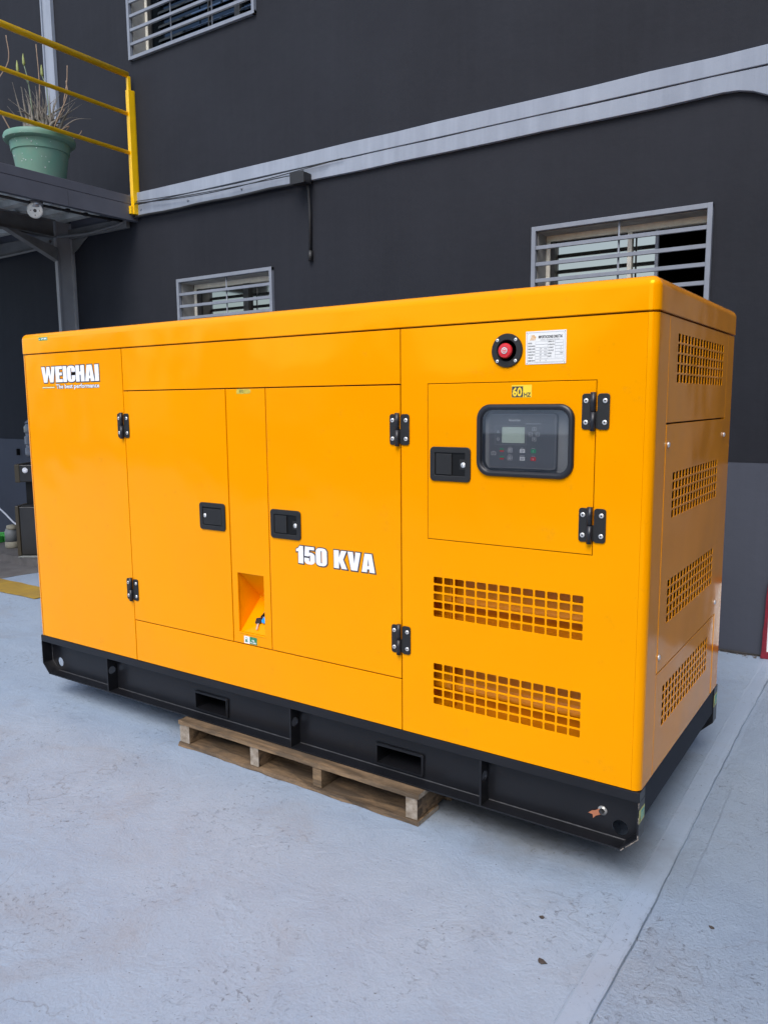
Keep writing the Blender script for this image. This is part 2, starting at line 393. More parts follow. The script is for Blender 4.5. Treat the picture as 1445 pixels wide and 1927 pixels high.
def add_plate(bm, loops, t, plane, level, mi=0, bevel=0.0, offset=0.0):
    me = plate_mesh(loops, t, bevel, offset); me.transform(place(plane, level))
    n0 = len(bm.faces); bm.from_mesh(me); bpy.data.meshes.remove(me); bm.faces.ensure_lookup_table()
    for f in bm.faces[n0:]: f.material_index = mi
def text_mesh(s, h, bold=0.0, sx=1.0, spacing=1.0):
    cu = bpy.data.curves.new('tmp', 'FONT'); cu.body = s; cu.size = 1; cu.offset = bold; cu.space_character = spacing; cu.resolution_u = 2
    o = bpy.data.objects.new('tmp', cu); C.objects.link(o)
    dg = bpy.context.evaluated_depsgraph_get(); me = bpy.data.meshes.new_from_object(o.evaluated_get(dg), depsgraph=dg)
    bpy.data.objects.remove(o); bpy.data.curves.remove(cu); me.materials.clear(); return me
def add_text(bm, s, x0, z0, h, w=None, plane=FRONT, level=0, mi=0, bold=0.0, caps=0.70):
    """text whose capitals are h tall, baseline at (x0,z0), optionally squeezed to width w"""
    me = text_mesh(s, h, bold)
    xs = [v.co.x for v in me.vertices]
    if not xs: return
    k = h / caps; kx = (w / (max(xs) - min(xs))) if w else k
    mn = min(xs)
    for v in me.vertices: v.co = Vector((x0 + (v.co.x - mn) * kx, z0 + v.co.y * k, 0))
    me.transform(place(plane, level)); n0 = len(bm.faces); bm.from_mesh(me); bpy.data.meshes.remove(me); bm.faces.ensure_lookup_table()
    for f in bm.faces[n0:]: f.material_index = mi
GLY = {
 'I': (.25, [[(0, 0), (0, 1), (.25, 1), (.25, 0)]]),
 'W': (.94, [[(0, 1), (.23, 1), (.30, .40), (.37, 1), (.57, 1), (.64, .40), (.71, 1), (.94, 1), (.80, 0), (.57, 0), (.47, .52), (.37, 0), (.14, 0)]]),
 'E': (.47, [[(0, 0), (0, 1), (.46, 1), (.46, .82), (.25, .82), (.25, .61), (.43, .61), (.43, .43), (.25, .43), (.25, .18), (.47, .18), (.47, 0)]]),
 'C': (.54, [[(.54, .62), (.54, .84), (.47, .96), (.36, 1), (.18, 1), (.07, .96), (0, .84), (0, .16), (.07, .04), (.18, 0), (.36, 0), (.47, .04), (.54, .16), (.54, .40), (.30, .40), (.30, .17), (.27, .14), (.24, .17), (.24, .83), (.27, .86), (.30, .83), (.30, .62)]]),
 'H': (.56, [[(0, 0), (0, 1), (.24, 1), (.24, .62), (.32, .62), (.32, 1), (.56, 1), (.56, 0), (.32, 0), (.32, .42), (.24, .42), (.24, 0)]]),
 'A': (.60, [[(0, 0), (.14, 1), (.46, 1), (.60, 0), (.36, 0), (.35, .17), (.25, .17), (.24, 0)], [(.265, .34), (.335, .34), (.30, .76)]]),
 '1': (.36, [[(.11, 0), (.11, .68), (0, .66), (0, .80), (.11, .87), (.18, 1), (.36, 1), (.36, 0)]]),
 '5': (.53, [[(.04, 1), (.50, 1), (.50, .83), (.25, .83), (.24, .66), (.33, .68), (.46, .63), (.53, .52), (.53, .17), (.46, .05), (.34, 0), (.18, 0), (.06, .05), (0, .17), (0, .36), (.24, .36), (.24, .18), (.265, .14), (.29, .18), (.29, .48), (.265, .52), (.24, .48), (.24, .45), (.01, .45)]]),
 '0': (.54, [[(.54, .84), (.47, .96), (.36, 1), (.18, 1), (.07, .96), (0, .84), (0, .16), (.07, .04), (.18, 0), (.36, 0), (.47, .04), (.54, .16)], [(.24, .18), (.24, .82), (.27, .86), (.30, .82), (.30, .18), (.27, .14)]]),
 'K': (.60, [[(0, 0), (0, 1), (.24, 1), (.24, .60), (.35, 1), (.60, 1), (.44, .52), (.62, 0), (.37, 0), (.24, .42), (.24, 0)]]),
 'V': (.60, [[(0, 1), (.25, 1), (.31, .36), (.37, 1), (.60, 1), (.45, 0), (.16, 0)]]),
 ' ': (.24, [])}
def block_text(bm, s, x0, x1, zb, zt, level, gap=0.055, outline=0.004, drop=0.0, shear=0.0):
    tot = sum(GLY[c][0] for c in s) + gap * (len(s) - 1); kx = (x1 - x0) / tot; kz = zt - zb; x = x0
    for i, c in enumerate(s):
        w, loops = GLY[c]
        if loops:
            L = [[(x + (u + shear * v) * kx, zb + v * kz) for u, v in lp] for lp in loops]
            add_plate(bm, [[(u + drop, v - drop * 0.5) for u, v in lp] for lp in L], 0.0004, FRONT, level - 0.0004 - 0.0002 * (i % 2), 1, offset=outline)
            add_plate(bm, L, 0.0004, FRONT, level - 0.0012, 0)
        x += (w + gap) * kx

def struct(o): o['kind'] = 'structure'; return o

# ================================================================== SETTING: ground
def build_ground():
    xs = [-60, -30, -14, -9] + [-7 + 0.5 * i for i in range(12)] + [-1.25, -1.0, -0.8, -0.6, -0.5, -0.4, -0.3, -0.2, -0.12, -0.08]
    joint = [(-0.05, 0.0), (-0.016, 0.0002), (-0.0125, 0.0030), (0.0, 0.0028), (0.02, 0.0040), (0.040, 0.0048), (0.052, 0.0040), (0.0585, 0.0015), (0.0600, -0.008), (0.0625, -0.008), (0.0650, -0.001), (0.085, -0.0018), (0.115, -0.0012), (0.124, -0.0010), (0.130, 0.0016), (0.138, 0.0016), (0.155, 0.0008), (0.20, 0.0)]
    cols = [(x, 0.0) for x in xs] + joint + [(0.26, 0), (0.35, 0), (0.5, 0), (0.7, 0), (1, 0), (1.5, 0), (2.2, 0), (3.2, 0), (5, 0), (8, 0), (14, 0), (30, 0), (60, 0)]
    ys = [-60, -30, -14, -8, -5, -3.5, -2.5, -2.0] + [-1.6 + 0.02 * i for i in range(216)] + [3.2, 5, 8, 14, 30, 60]
    rnd = random.Random(3); ph = [rnd.uniform(0, 6) for _ in range(6)]
    def wob(y, s): return 0.0016 * math.sin(3.1 * y + ph[s]) + 0.0010 * math.sin(9.7 * y + ph[s + 1]) + 0.0009 * math.sin(31 * y + ph[s + 2])
    verts = []; faces = []
    for y in ys:
        far = abs(y) > 3
        for x, z in cols:
            wx = x
            if -0.06 < x < 0.2 and not far:
                wx = x + wob(y, 0) * (1 if x > 0.045 else 0.8) + (rnd.uniform(-1, 1) * 0.0006 if z < -0.001 else 0) - 0.011 * (y > 0) * min(y, 1.5)
                z = z * (1 + 0.25 * math.sin(5 * y + x * 40)) if z != 0 else 0
                if 0.12 < x < 0.16: z *= max(0, 0.6 + 0.5 * math.sin(2.2 * y + 1))
            verts.append((wx, y, z))
    n = len(cols)
    for j in range(len(ys) - 1):
        for i in range(n - 1):
            faces.append((j * n + i, j * n + i + 1, (j + 1) * n + i + 1, (j + 1) * n + i))
    me = bpy.data.meshes.new('ground'); me.from_pydata(verts, [], faces); me.update()
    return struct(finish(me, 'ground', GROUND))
build_ground()
# worn yellow bay line (a corner), unpainted patch by the kerb
def wob_poly(pts, amp=0.008, step=0.12):
    out = []
    for i in range(len(pts)):
        a = Vector(pts[i]); b = Vector(pts[(i + 1) % len(pts)]); k = max(1, int((b - a).length / step))
        for j in range(k):
            p = a.lerp(b, j / k); out.append((p.x + random.uniform(-amp, amp), p.y + random.uniform(-amp, amp)))
    return out
struct(plate('bare_concrete_patch', [wob_poly([(-13.8, 0.4), (-7.2, 0.55), (-5.86, 1.40), (-5.80, 1.74), (-5.3, 1.95), (-5.3, 2.615), (-13.8, 2.615)], 0.02)], 0.003, UP, 0.004, BARE))
struct(plate('yellow_bay_line', [wob_poly([(-12, 1.14), (-4.93, 1.14), (-4.93, 2.2), (-5.17, 2.2), (-5.17, 1.40), (-12, 1.37)])], 0.003, UP, 0.008, LINEY))
kb = BM(); prism(kb, wob_poly([(-13.8, 1.84), (-5.35, 1.86), (-5.35, 2.615), (-13.8, 2.615)], 0.012, 0.1), 'Z', 0.0, 0.075)
struct(obj('kerb', kb, BARE))

# ================================================================== building behind
WY = 2.62
bld = thing('building', 'long charcoal painted building with slate grey lower band behind the machine', 'building', (-3, WY, 0))
WINS = [(-1.511, 1.60, -0.425, 2.574), (-4.812, 1.60, -3.711, 2.552), (-5.292, 4.440, -3.818, 5.75)]
holes = [rrect(a + .028, b + .028, c - .028, d - .028) for a, b, c, d in WINS]
plate('wall', [rrect(-14, 1.122, 9, 7.2)] + holes, 0.2, FRONT, WY, WALL, bld)
plate('dado', [rrect(-14, -0.02, 9, 1.121)], 0.2, FRONT, WY - 0.003, DADO, bld)
b = BM(); rr_ = random.Random(5)
for lo, hi, dep in ((3.137, 3.2335, 0.030), (3.2395, 3.337, 0.036)):
    # the band's outline wanders a little, as hand-cut paint and render do
    top = [(x, hi + rr_.uniform(-.003, .003)) for x in [9 - i * 0.35 for i in range(41)]]
    bot = [(x, lo + rr_.uniform(-.003, .003)) for x in [-5.3 + i * 0.35 for i in range(14)]] if lo < 3.2 else [(-5.3, lo)]
    if lo < 3.2: bot += [(-0.50, lo + .004), (-0.40, lo + .006), (-0.32, lo), (-0.25, lo - .018), (-0.18, lo - .05), (-0.05, lo - .14), (0.10, lo - .26), (0.30, lo - .45), (0.44, lo - .62), (0.74, lo - .62), (0.9, lo - .45), (1.1, lo - .26), (1.3, lo - .1), (1.6, lo), (9, lo)]
    else: bot += [(9, lo)]
    add_plate(b, [bot + [p for p in top if p[0] > -5.3] + [(-5.3, hi)]], dep, FRONT, WY - dep, 0, bevel=0.003)
obj('ledge', b, TRIM, bld)
b = BM(); box(b, .46, .74, WY - .03, WY - .0035, 0, 2.517, .003); obj('column', b, mat('mid_grey_column_paint', (.12, .13, .155), .7, var=.2, vscale=4), bld)
plate('ledge_gap', [rrect(-5.3, 3.2335, 9, 3.2395)], 0.012, FRONT, WY - 0.012, CABLE, bld)
b = BM()
box(b, -14, -6.31, WY - 0.03, WY, 3.137, 3.337, 0.003); box(b, -6.24, -5.36, WY - 0.03, WY, 3.137, 3.337, 0.003)
obj('wall_beam', b, GALL, bld)
b = BM()
box(b, -6.490, -6.362, WY - 0.02, WY, 3.34, 7.2, 0.003); box(b, -6.362, -6.345, WY - 0.035, WY, 3.34, 7.2, 0.002); box(b, -6.505, -6.490, WY - 0.035, WY, 3.34, 7.2, 0.002)
obj('pilaster', b, TRIM, bld)
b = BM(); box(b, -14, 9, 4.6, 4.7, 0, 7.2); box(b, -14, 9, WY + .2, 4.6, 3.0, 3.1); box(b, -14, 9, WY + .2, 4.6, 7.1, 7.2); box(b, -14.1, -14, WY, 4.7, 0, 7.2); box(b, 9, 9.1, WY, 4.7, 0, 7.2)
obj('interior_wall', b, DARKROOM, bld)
b = BM()
for i in range(24): box(b, 0.80, 3.2, WY - 0.035, WY - 0.005, 0.06 + i * 0.10, 0.145 + i * 0.10, 0.008)
obj('shutter', b, DADO, bld)

def window(x0, z0, x1, z1, rods, n_top, kind):
    g = BM(); w = 0.028
    # grille frame proud of the wall
    box(g, x0, x1, WY - 0.028, WY + 0.004, z1 - w, z1, 0.002); box(g, x0, x1, WY - 0.028, WY + 0.004, z0, z0 + w, 0.002)
    box(g, x0, x0 + w, WY - 0.030, WY + 0.004, z0, z1, 0.002); box(g, x1 - w, x1, WY - 0.030, WY + 0.004, z0, z1, 0.002)
    fr = obj('window_grille', g, GRILLE, bld)
    n = int((z1 - z0) / 0.1025)
    me = None
    zs = [z1 - 0.130 - 0.1015 * i for i in range(n - 1)] if kind != 'T' else [z0 + 0.014 + 0.1125 * (i + 1) for i in range(int((z1 - z0) / .1125))]
    for z in zs:
        if z < z0 + 0.05 or z > z1 - 0.04: continue
        q = BM(); box(q, x0 + w, x1 - w, WY - 0.024, WY - 0.004, z - 0.0115, z + 0.0115, 0.0015); obj('grille_bar', q, GRILLE, fr)
    for x in rods:
        q = BM(); tube(q, [(x, WY + 0.003, z0 + 0.02), (x, WY + 0.003, z1 - 0.02)], 0.006, 8); obj('grille_rod', q, GRILLE, fr)
    # reveal and cream inner frame
    xi0, xi1, zi0, zi1 = x0 + w, x1 - w, z0 + w, z1 - w
    q = BM()
    yb = WY + 0.15
    for (a, c, d, e) in ((xi0, xi1, zi1 - .040, zi1), (xi0, xi1, zi0, zi0 + .04)):
        box(q, a, c, yb, yb + 0.05, d, e, 0.004)
    box(q, xi0, xi0 + .028, yb - .004, yb + .05, zi0 + .04, zi1 - .04, .003); box(q, xi1 - .028, xi1, yb - .004, yb + .05, zi0 + .04, zi1 - .04, .003)
    for (a, c, d, e) in ((xi0 + .003, xi1 - .003, zi1 - .004, zi1 - .0005), (xi0 + .003, xi1 - .003, zi0 + .0005, zi0 + .004), (xi0 + .0005, xi0 + .003, zi0, zi1), (xi1 - .003, xi1 - .0005, zi0, zi1)):
        box(q, a, c, WY + .006, yb - .006, d, e, 0, 1)
    wf = obj('window_frame', q, [CREAM, REVEAL], bld)
    return wf, yb, (xi0 + .028, zi0 + .04, xi1 - .028, zi1 - .04)
def pane(parent, x0, x1, z0, z1, y, tilt=0.0, m=PANE):
    h = (z1 - z0) / 2; zc = (z0 + z1) / 2; dy = math.sin(tilt) * h; dz = math.cos(tilt) * h
    q = BM(); prism(q, [(y - dy - 0, zc - dz), (y + dy, zc + dz), (y + dy + .005, zc + dz), (y - dy + .005, zc - dz)], 'X', x0, x1); return obj('pane', q, m, parent)
# right window: left half glazed with sliding sash, right half open and dark
wf, yb, (a0, b0, a1, b1) = window(*WINS[0], [-0.959], 5, 'R')
xm = -0.78
pane(wf, a0 + .03, -0.955, b0, b1 - .012, yb + .02); pane(wf, -0.925, xm - .01, b0, b1 - .012, yb + .03)
q = BM(); box(q, a0, a0 + .03, yb + .005, yb + .04, b0, b1, .002); obj('sash', q, SASH, wf)
q = BM(); box(q, -0.955, -0.928, yb + .008, yb + .04, b0, b1 - .001, .002); obj('sash', q, CREAM, wf)
q = BM(); box(q, xm - .01, xm + .01, yb + .02, yb + .045, b0, b1 - .001, .002); obj('sash', q, GRILLE, wf)
wf, yb, (a0, b0, a1, b1) = window(*WINS[1], [-4.239], 5, 'L')
pane(wf, a0 + .04, -4.20, b0, b1, yb + .02); pane(wf, -4.14, a1 - .005, b0, b1, yb + .035)
q = BM(); box(q, a0, a0 + .04, yb + .005, yb + .04, b0, b1, .002); obj('sash', q, SASH, wf)
q = BM(); box(q, -4.20, -4.14, yb + .005, yb + .045, b0, b1, .002); obj('sash', q, SASH, wf)
wf, yb, (a0, b0, a1, b1) = window(*WINS[2], [-4.776, -4.296], 5, 'T')
pane(wf, a0 + .04, -4.50, b0, b1, yb + .02, 0, PANE_D); pane(wf, -4.46, -4.20, b0, b1, yb + .02, 0, PANE_D); pane(wf, -4.14, a1 - .005, b0, b1, yb + .035, 0, PANE_D)
for k in range(11):
    zz = WINS[2][1] + .050 + .1125 * k
    for u0, u1 in ((a0 + .13, -4.50), (-4.485, -4.20), (-4.14, -3.99), (-3.975, a1 - .006)): pane(wf, u0, u1, zz, zz + .026, yb + .008, .35, PANE_S)
for u0, u1 in ((a0, a0 + .04), (-4.50, -4.485), (-4.20, -4.14), (-3.99, -3.975)):
    q = BM(); box(q, u0, u1, yb + .005, yb + .045, b0, b1, .002); obj('sash', q, SASH, wf)

# conduit, junction box and loose wires on the ledge
jb = thing('conduit', 'black junction box with thin conduit hanging from it below the pale ledge', 'conduit', (-3.34, WY, 2.55))
q = BM(); box(q, -3.41, -3.285, WY - .125, WY - .032, 3.105, 3.180, .004); box(q, -3.415, -3.28, WY - .131, WY - .124, 3.100, 3.185, .002); obj('junction_box', q, CABLE, jb)
q = BM(); tube(q, [(-3.315, WY - .045, 3.105), (-3.315, WY - .030, 3.06), (-3.317, WY - .018, 2.9), (-3.322, WY - .016, 2.62)], .012, 10); tube(q, [(-3.322, WY - .016, 2.63), (-3.322, WY - .018, 2.555)], .018, 10); obj('drop_pipe', q, CABLE, jb)
q = BM(); tube(q, [(-3.41, WY - .06, 3.125)] + [(-3.5 - .2 * i, WY - .045, 3.128 + .004 * math.sin(i * 1.7)) for i in range(10)] + [(-5.36, WY - .045, 3.128)], .011, 8); obj('ledge_pipe', q, CABLE, jb)
for k, (x1_, z1_, sag) in enumerate(((-2.98, 3.236, .030), (-3.12, 3.225, .055), (-3.3, 3.185, .012))):
    q = BM(); pts = []
    for i in range(15):
        t = i / 14; pts.append((-5.30 + (x1_ + 5.30) * t, WY - .048 - .01 * k, 3.262 - .014 * k + (z1_ - 3.262 + .014 * k) * t - sag * math.sin(math.pi * t) * (1 - .4 * t)))
    tube(q, pts, .0032, 6); obj('wire', q, CABLE, jb)
for x, z in ((-4.62, 3.15), (-5.22, 3.16), (-4.0, 3.15)):
    q = BM(); lathe(q, [(.010, 0), (.010, .006), (.004, .008)], (x, WY - .030, z + .03), '-Y', 10); obj('bolt', q, GRILLE, jb)

# red framed white board at the foot of the wall on the right
rb = thing('wall_board', 'white board with a worn dark red frame standing against the slate wall at the right edge', 'board', (0.05, 2.58, 0))
b = BM(); add_plate(b, [wob_poly([(-0.047, 0.004), (0.30, 0.004), (0.30, 0.46), (-0.030, 0.46)], .002, .05), rrect(-0.018, .045, .27, .43)], .02, FRONT, 2.575, 0, bevel=.002); obj('frame', b, mat('worn_dark_red_paint', (0.27, 0.012, 0.03), 0.6, var=0.4, vscale=20), rb)
b = BM(); box(b, -0.02, .275, 2.58, 2.590, .042, .435); obj('panel', b, WHITE, rb)

# cracked, crumbling seam where the dado meets the floor, with paint flakes
fl = BM(); r2 = random.Random(11)
for i in range(60):
    x = r2.uniform(-0.5, 0.35); y = WY - 0.01 - abs(r2.gauss(0, .03)); s = r2.uniform(.003, .010)
    pts = [(x + s * math.cos(a + r2.uniform(-.3, .3)) * r2.uniform(.6, 1.2), y + s * .6 * math.sin(a)) for a in [k * 1.2566 for k in range(5)]]
    prism(fl, pts, 'Z', 0.0005, 0.003 + s * .4, r2.choice([0, 0, 1, 1, 1]))
o = obj('crumbled_mortar', fl, [TRIM, BARE]); o['kind'] = 'stuff'; o['label'] = 'crumbs of mortar and paint flakes along the foot of the slate wall'; o['category'] = 'rubble'
b = BM(); prism(b, wob_poly([(-0.9, WY - .030), (-.20, WY - .022), (-.12, WY - .010), (.5, WY - .006), (.5, WY - .0035), (-.9, WY - .0035)], .006, .04), 'Z', 0.0005, 0.012)
struct(obj('wall_foot_crack', b, mat('dark_crumbled_mortar', (0.06, 0.055, 0.052), 0.95, var=0.5, vscale=40, bmp=1, bscale=120, bdist=.006)))

# ================================================================== steel gallery, left
gal = thing('steel_gallery', 'charcoal steel gallery on a wall post with a yellow pipe railing, upper left', 'gallery', (-6.3, 2.0, 0))
GX = -5.30; YA = -1.2
b = BM()
prism(b, [(GX, 3.100), (GX, 3.2330), (GX - .006, 3.2335), (GX - .055, 3.2335), (GX - .055, 3.227), (GX - .007, 3.227), (GX - .007, 3.107), (GX - .055, 3.107), (GX - .055, 3.100)], 'Y', YA, 1.915)
prism(b, [(GX, 3.100), (GX, 3.2330), (GX - .006, 3.2335), (GX - .055, 3.2335), (GX - .055, 3.227), (GX - .007, 3.227), (GX - .007, 3.107), (GX - .055, 3.107), (GX - .055, 3.100)], 'Y', 1.918, WY - .001)
obj('edge_beam', b, GALL, gal)
b = BM(); box(b, GX - .05, GX - .002, YA, WY - .032, 3.2365, 3.310, .003); obj('kick_plate', b, GALL, gal)
# corrugated deck (runs across, ribs along X) with pressed cleats
prof = []; y = YA
while y < WY - .05:
    prof += [(y, 3.27), (y + .045, 3.27), (y + .065, 3.205), (y + .155, 3.205), (y + .175, 3.27)]; y += .20
prof = [p for p in prof if p[0] < WY - .04]
b = BM(); prism(b, prof + [(p[0], p[1] + .004) for p in reversed(prof)], 'X', -8.6, GX - .06)
y = YA
while y < WY - .25:
    for i in range(95):
        x = -8.5 + .033 * i
        if -7.9 < x < -5.4 and y > 0.8: box(b, x, x + .012, y + .072, y + .148, 3.199, 3.2052)
    y += .20
obj('corrugated_deck', b, DECK, gal)
b = BM(); box(b, -8.6, GX - .055, YA, WY - .04, 3.2765, 3.290); obj('deck_plate', b, GALL, gal)
def ibeam(b, x, y0, y1, z0, z1, w=.09, t=.008):
    box(b, x - w / 2, x + w / 2, y0, y1, z0, z0 + t); box(b, x - w / 2, x + w / 2, y0, y1, z1 - t, z1); box(b, x - t / 2, x + t / 2, y0, y1, z0 + t, z1 - t)
b = BM(); ibeam(b, -6.265, YA, 2.415, 3.045, 3.200); obj('joist', b, GALL2, gal)
b = BM(); ibeam(b, -7.55, YA, WY - .04, 3.045, 3.200); obj('joist', b, GALL2, gal)
b = BM(); box(b, -8.6, -6.31, WY - .07, WY - .031, 3.02, 3.135, .003); box(b, -6.23, -5.38, WY - .07, WY - .031, 3.05, 3.135, .003); obj('wall_angle', b, GALL2, gal)
# post against the wall, brace and gusset
b = BM(); box(b, -6.285, -6.245, 2.425, 2.445, 0.0, 3.20, .001); box(b, -6.272, -6.262, 2.445, 2.590, 0, 3.2); box(b, -6.300, -6.240, 2.590, 2.6165, 0, 3.2, .001)
obj('post', b, mat('grey_post_paint', (.30, .30, .31), .5, var=.15, vscale=4), gal)
b = BM(); prism(b, [(2.424, 2.83), (2.424, 2.95), (2.03, 3.044), (1.93, 3.044)], 'X', -6.300, -6.225); obj('brace', b, GALL2, gal)
b = BM(); prism(b, [(-6.235, 2.92), (-6.235, 3.05), (-6.00, 3.05), (-6.06, 3.02), (-6.15, 2.96)], 'Y', 2.59, 2.60); obj('gusset', b, GALL2, gal)
b = BM(); prism(b, [(-6.32, 2.92), (-6.32, 3.02), (-6.55, 3.02), (-6.47, 3.00), (-6.40, 2.97)], 'Y', 2.59, 2.60); obj('gusset', b, GALL2, gal)
b = BM(); tube(b, [(-5.37, WY - .05, 3.118), (-5.5, WY - .075, 3.085), (-5.9, WY - .085, 3.060), (-6.2, WY - .20, 3.045)], .014, 10); obj('pipe', b, GALL2, gal)
b = BM(); tube(b, [(-6.33, WY - .2, 3.02), (-6.6, WY - .10, 3.005), (-7.2, WY - .085, 3.0), (-8.6, WY - .085, 2.99)], .014, 10); obj('pipe', b, GALL2, gal)
b = BM(); tube(b, [(GX - .07, 2.5, 3.095), (GX - .085, 2.2, 3.085), (GX - .08, 1.85, 3.08), (GX - .085, 1.0, 3.085)], .011, 8)
for yy in (2.36, 2.12, 1.95): box(b, GX - .098, GX - .068, yy, yy + .03, 3.072, 3.10, .002)
obj('cable_run', b, CABLE, gal)
# railing
def round_bar(name, y0, y1, z, r):
    q = BM(); tube(q, [(GX + .012, y0, z), (GX + .012, y1, z)], r, 18); return obj(name, q, RAIL, gal)
round_bar('hand_rail', YA, 2.565, 4.313, .0255); round_bar('mid_rail', YA, 2.545, 3.991, .0165); round_bar('mid_rail', YA, 2.545, 3.668, .0165)
b = BM()
ox = GX + .003
box(b, ox, ox + .040, 2.545, 2.603, 3.150, 4.185, .002); box(b, ox + .004, ox + .008, 2.603, 2.6175, 3.150, 4.190, .001); box(b, ox + .030, ox + .034, 2.603, 2.6175, 3.15, 4.19, .001)
box(b, ox, ox + .030, 2.52, 2.546, 3.150, 3.215, .002); box(b, ox + .002, ox + .030, 2.555, 2.583, 4.185, 4.30, .002)
obj('rail_post', b, RAIL, gal)
b = BM(); ox2 = GX + .003; box(b, ox2, ox2 + .04, .55, .61, 3.15, 4.185, .002); box(b, ox2 + .002, ox2 + .03, .57, .60, 4.185, 4.30, .002); obj('rail_post', b, RAIL, gal)

# lamp holder under the edge beam
lp = thing('bulb_holder', 'round white ceramic lamp holder hanging under the gallery edge beam', 'lamp', (-5.385, 1.69, 3.05))
b = BM(); lathe(b, [(.0, 0), (.045, 0), (.055, .005), (.055, .055), (.030, .062)], (-5.385, 1.675, 3.045)); obj('housing', b, mat('grey_metal_housing', (.30, .30, .31), .3, metal=.6), lp)
dr = Vector((0.6086 + 5.385, -2.2512 - 1.675, 1.2755 - 3.03)).normalized()
b = BM(); lathe(b, [(0, 0), (.052, 0), (.060, .004), (.060, .012), (.048, .016), (0, .017)], (0, 0, 0)); lathe(b, [(0, .0175), (.013, .0175), (.010, .020), (0, .020)], (0, 0, 0), mi=1, seg=14)
for a in range(4): lathe(b, [(0, .0168), (.004, .0168), (0, .0185)], (.034 * math.cos(a * 1.57), .034 * math.sin(a * 1.57), 0), mi=1, seg=8)
bmesh.ops.transform(b, matrix=Matrix.Translation((-5.385 + dr.x * .02, 1.665 + dr.y * .02, 3.025)) @ dr.to_track_quat('Z', 'Y').to_matrix().to_4x4(), verts=b.verts)
obj('ceramic_disc', b, [LAMPW, DARKHOLE], lp)

# flower pot and plant
pot = thing('flower_pot', 'big sea green plastic flower pot with white spatter on the gallery floor', 'flower pot', (-5.6, 1.87, 3.29))
b = BM(); PC = (-5.59, 1.885, 0)
lathe(b, [(0, 3.292), (.165, 3.292), (.180, 3.31), (.217, 3.545), (.226, 3.548), (.236, 3.618), (.262, 3.620), (.277, 3.632), (.280, 3.655), (.272, 3.676), (.255, 3.684), (.242, 3.68), (.236, 3.66), (.230, 3.60)], PC, seg=56)
for i in range(26):
    a = random.uniform(-1.9, -.2); z = random.uniform(3.38, 3.67); r0 = .180 + (.217 - .18) * (z - 3.31) / .235 if z < 3.545 else (.232 if z < 3.62 else .278)
    s = random.uniform(.0012, .004); c0 = Vector((PC[0] + (r0 + .0015) * math.cos(a), PC[1] + (r0 + .0015) * math.sin(a), z))
    t = bmesh.new(); bmesh.ops.create_icosphere(t, subdivisions=1, radius=s); 
    for v in t.verts: v.co.z *= random.uniform(1, 2)
    merge(b, t, 1, Matrix.Translation(c0))
obj('pot_body', b, [POT, WHITE], pot, smooth=40)
b = BM(); lathe(b, [(0, 3.64), (.12, 3.65), (.231, 3.635)], PC, seg=32); obj('soil', b, SOIL, pot)
pl = thing('potted_plant', 'half dried spiky succulent with budding stems growing in the green pot', 'plant', (-5.6, 1.87, 3.64))
LV = [[(-0.086, 0.078), (-0.123, 0.223), (-0.162, 0.413)], [(-0.051, 0.076), (-0.076, 0.229), (-0.1, 0.398)], [(-0.067, 0.111), (-0.086, 0.258), (-0.093, 0.376)], [(0.026, 0.098), (0.043, 0.424), (0.036, 0.725)], [(-0.021, 0.092), (-0.04, 0.395), (-0.065, 0.539)], [(0.103, 0.107), (0.096, 0.371), (0.068, 0.487)], [(-0.038, 0.383), (-0.064, 0.415), (-0.113, 0.455)], [(0.143, 0.088), (0.247, 0.331), (0.249, 0.459)], [(0.221, 0.298), (0.255, 0.459), (0.268, 0.606)], [(0.114, 0.09), (0.14, 0.227), (0.195, 0.361)], [(0.161, 0.084), (0.239, 0.191), (0.271, 0.328)], [(0.186, 0.099), (0.233, 0.19), (0.308, 0.291)], [(0.173, 0.091), (0.232, 0.171), (0.327, 0.205)], [(0.184, 0.062), (0.303, 0.156), (0.429, 0.17)], [(0.309, 0.043), (0.334, 0.061), (0.353, 0.094)], [(-0.009, 0.094), (-0.008, 0.208), (0.002, 0.329)], [(0.014, 0.096), (0.019, 0.271), (0.012, 0.39)], [(0.073, 0.097), (0.07, 0.248), (0.054, 0.366)], [(0.109, 0.108), (0.112, 0.253), (0.113, 0.368)], [(0.049, 0.095), (-0.001, 0.221), (-0.066, 0.308)], [(-0.043, 0.12), (-0.08, 0.169), (-0.135, 0.165)], [(0.055, 0.095), (0.031, 0.225), (0.048, 0.365)], [(-0.026, 0.11), (-0.037, 0.204), (-0.061, 0.291)], [(0.085, 0.105), (0.079, 0.189), (0.059, 0.294)], [(0.131, 0.086), (0.198, 0.198), (0.225, 0.25)], [(-0.258, 0.324), (-0.179, 0.54), (-0.183, 0.735)], [(0.183, 0.05), (0.251, 0.094), (0.225, 0.061)]]
rl = random.Random(21)
for _ in range(26):
    s0 = rl.uniform(-.05, .16); s1 = s0 + rl.gauss(0, .10); zt_ = rl.uniform(.16, .40)
    LV.append([(s0, .085), ((s0 + s1) / 2 - rl.uniform(-.02, .02), zt_ * .62), (s1, zt_)])
stems = {3: STEM, 4: STEMG, 5: STEMG, 6: STEMG, 7: STEM, 8: STEM, 25: STEM, 26: STEM, 14: STEM, 24: STEM}
perp = Vector((.551, .834, 0)); vw = Vector((-.834, .551, 0))
def pp(s, z, d): return Vector((-5.6, 1.87, 3.69)) + perp * s + vw * d + Vector((0, 0, z))
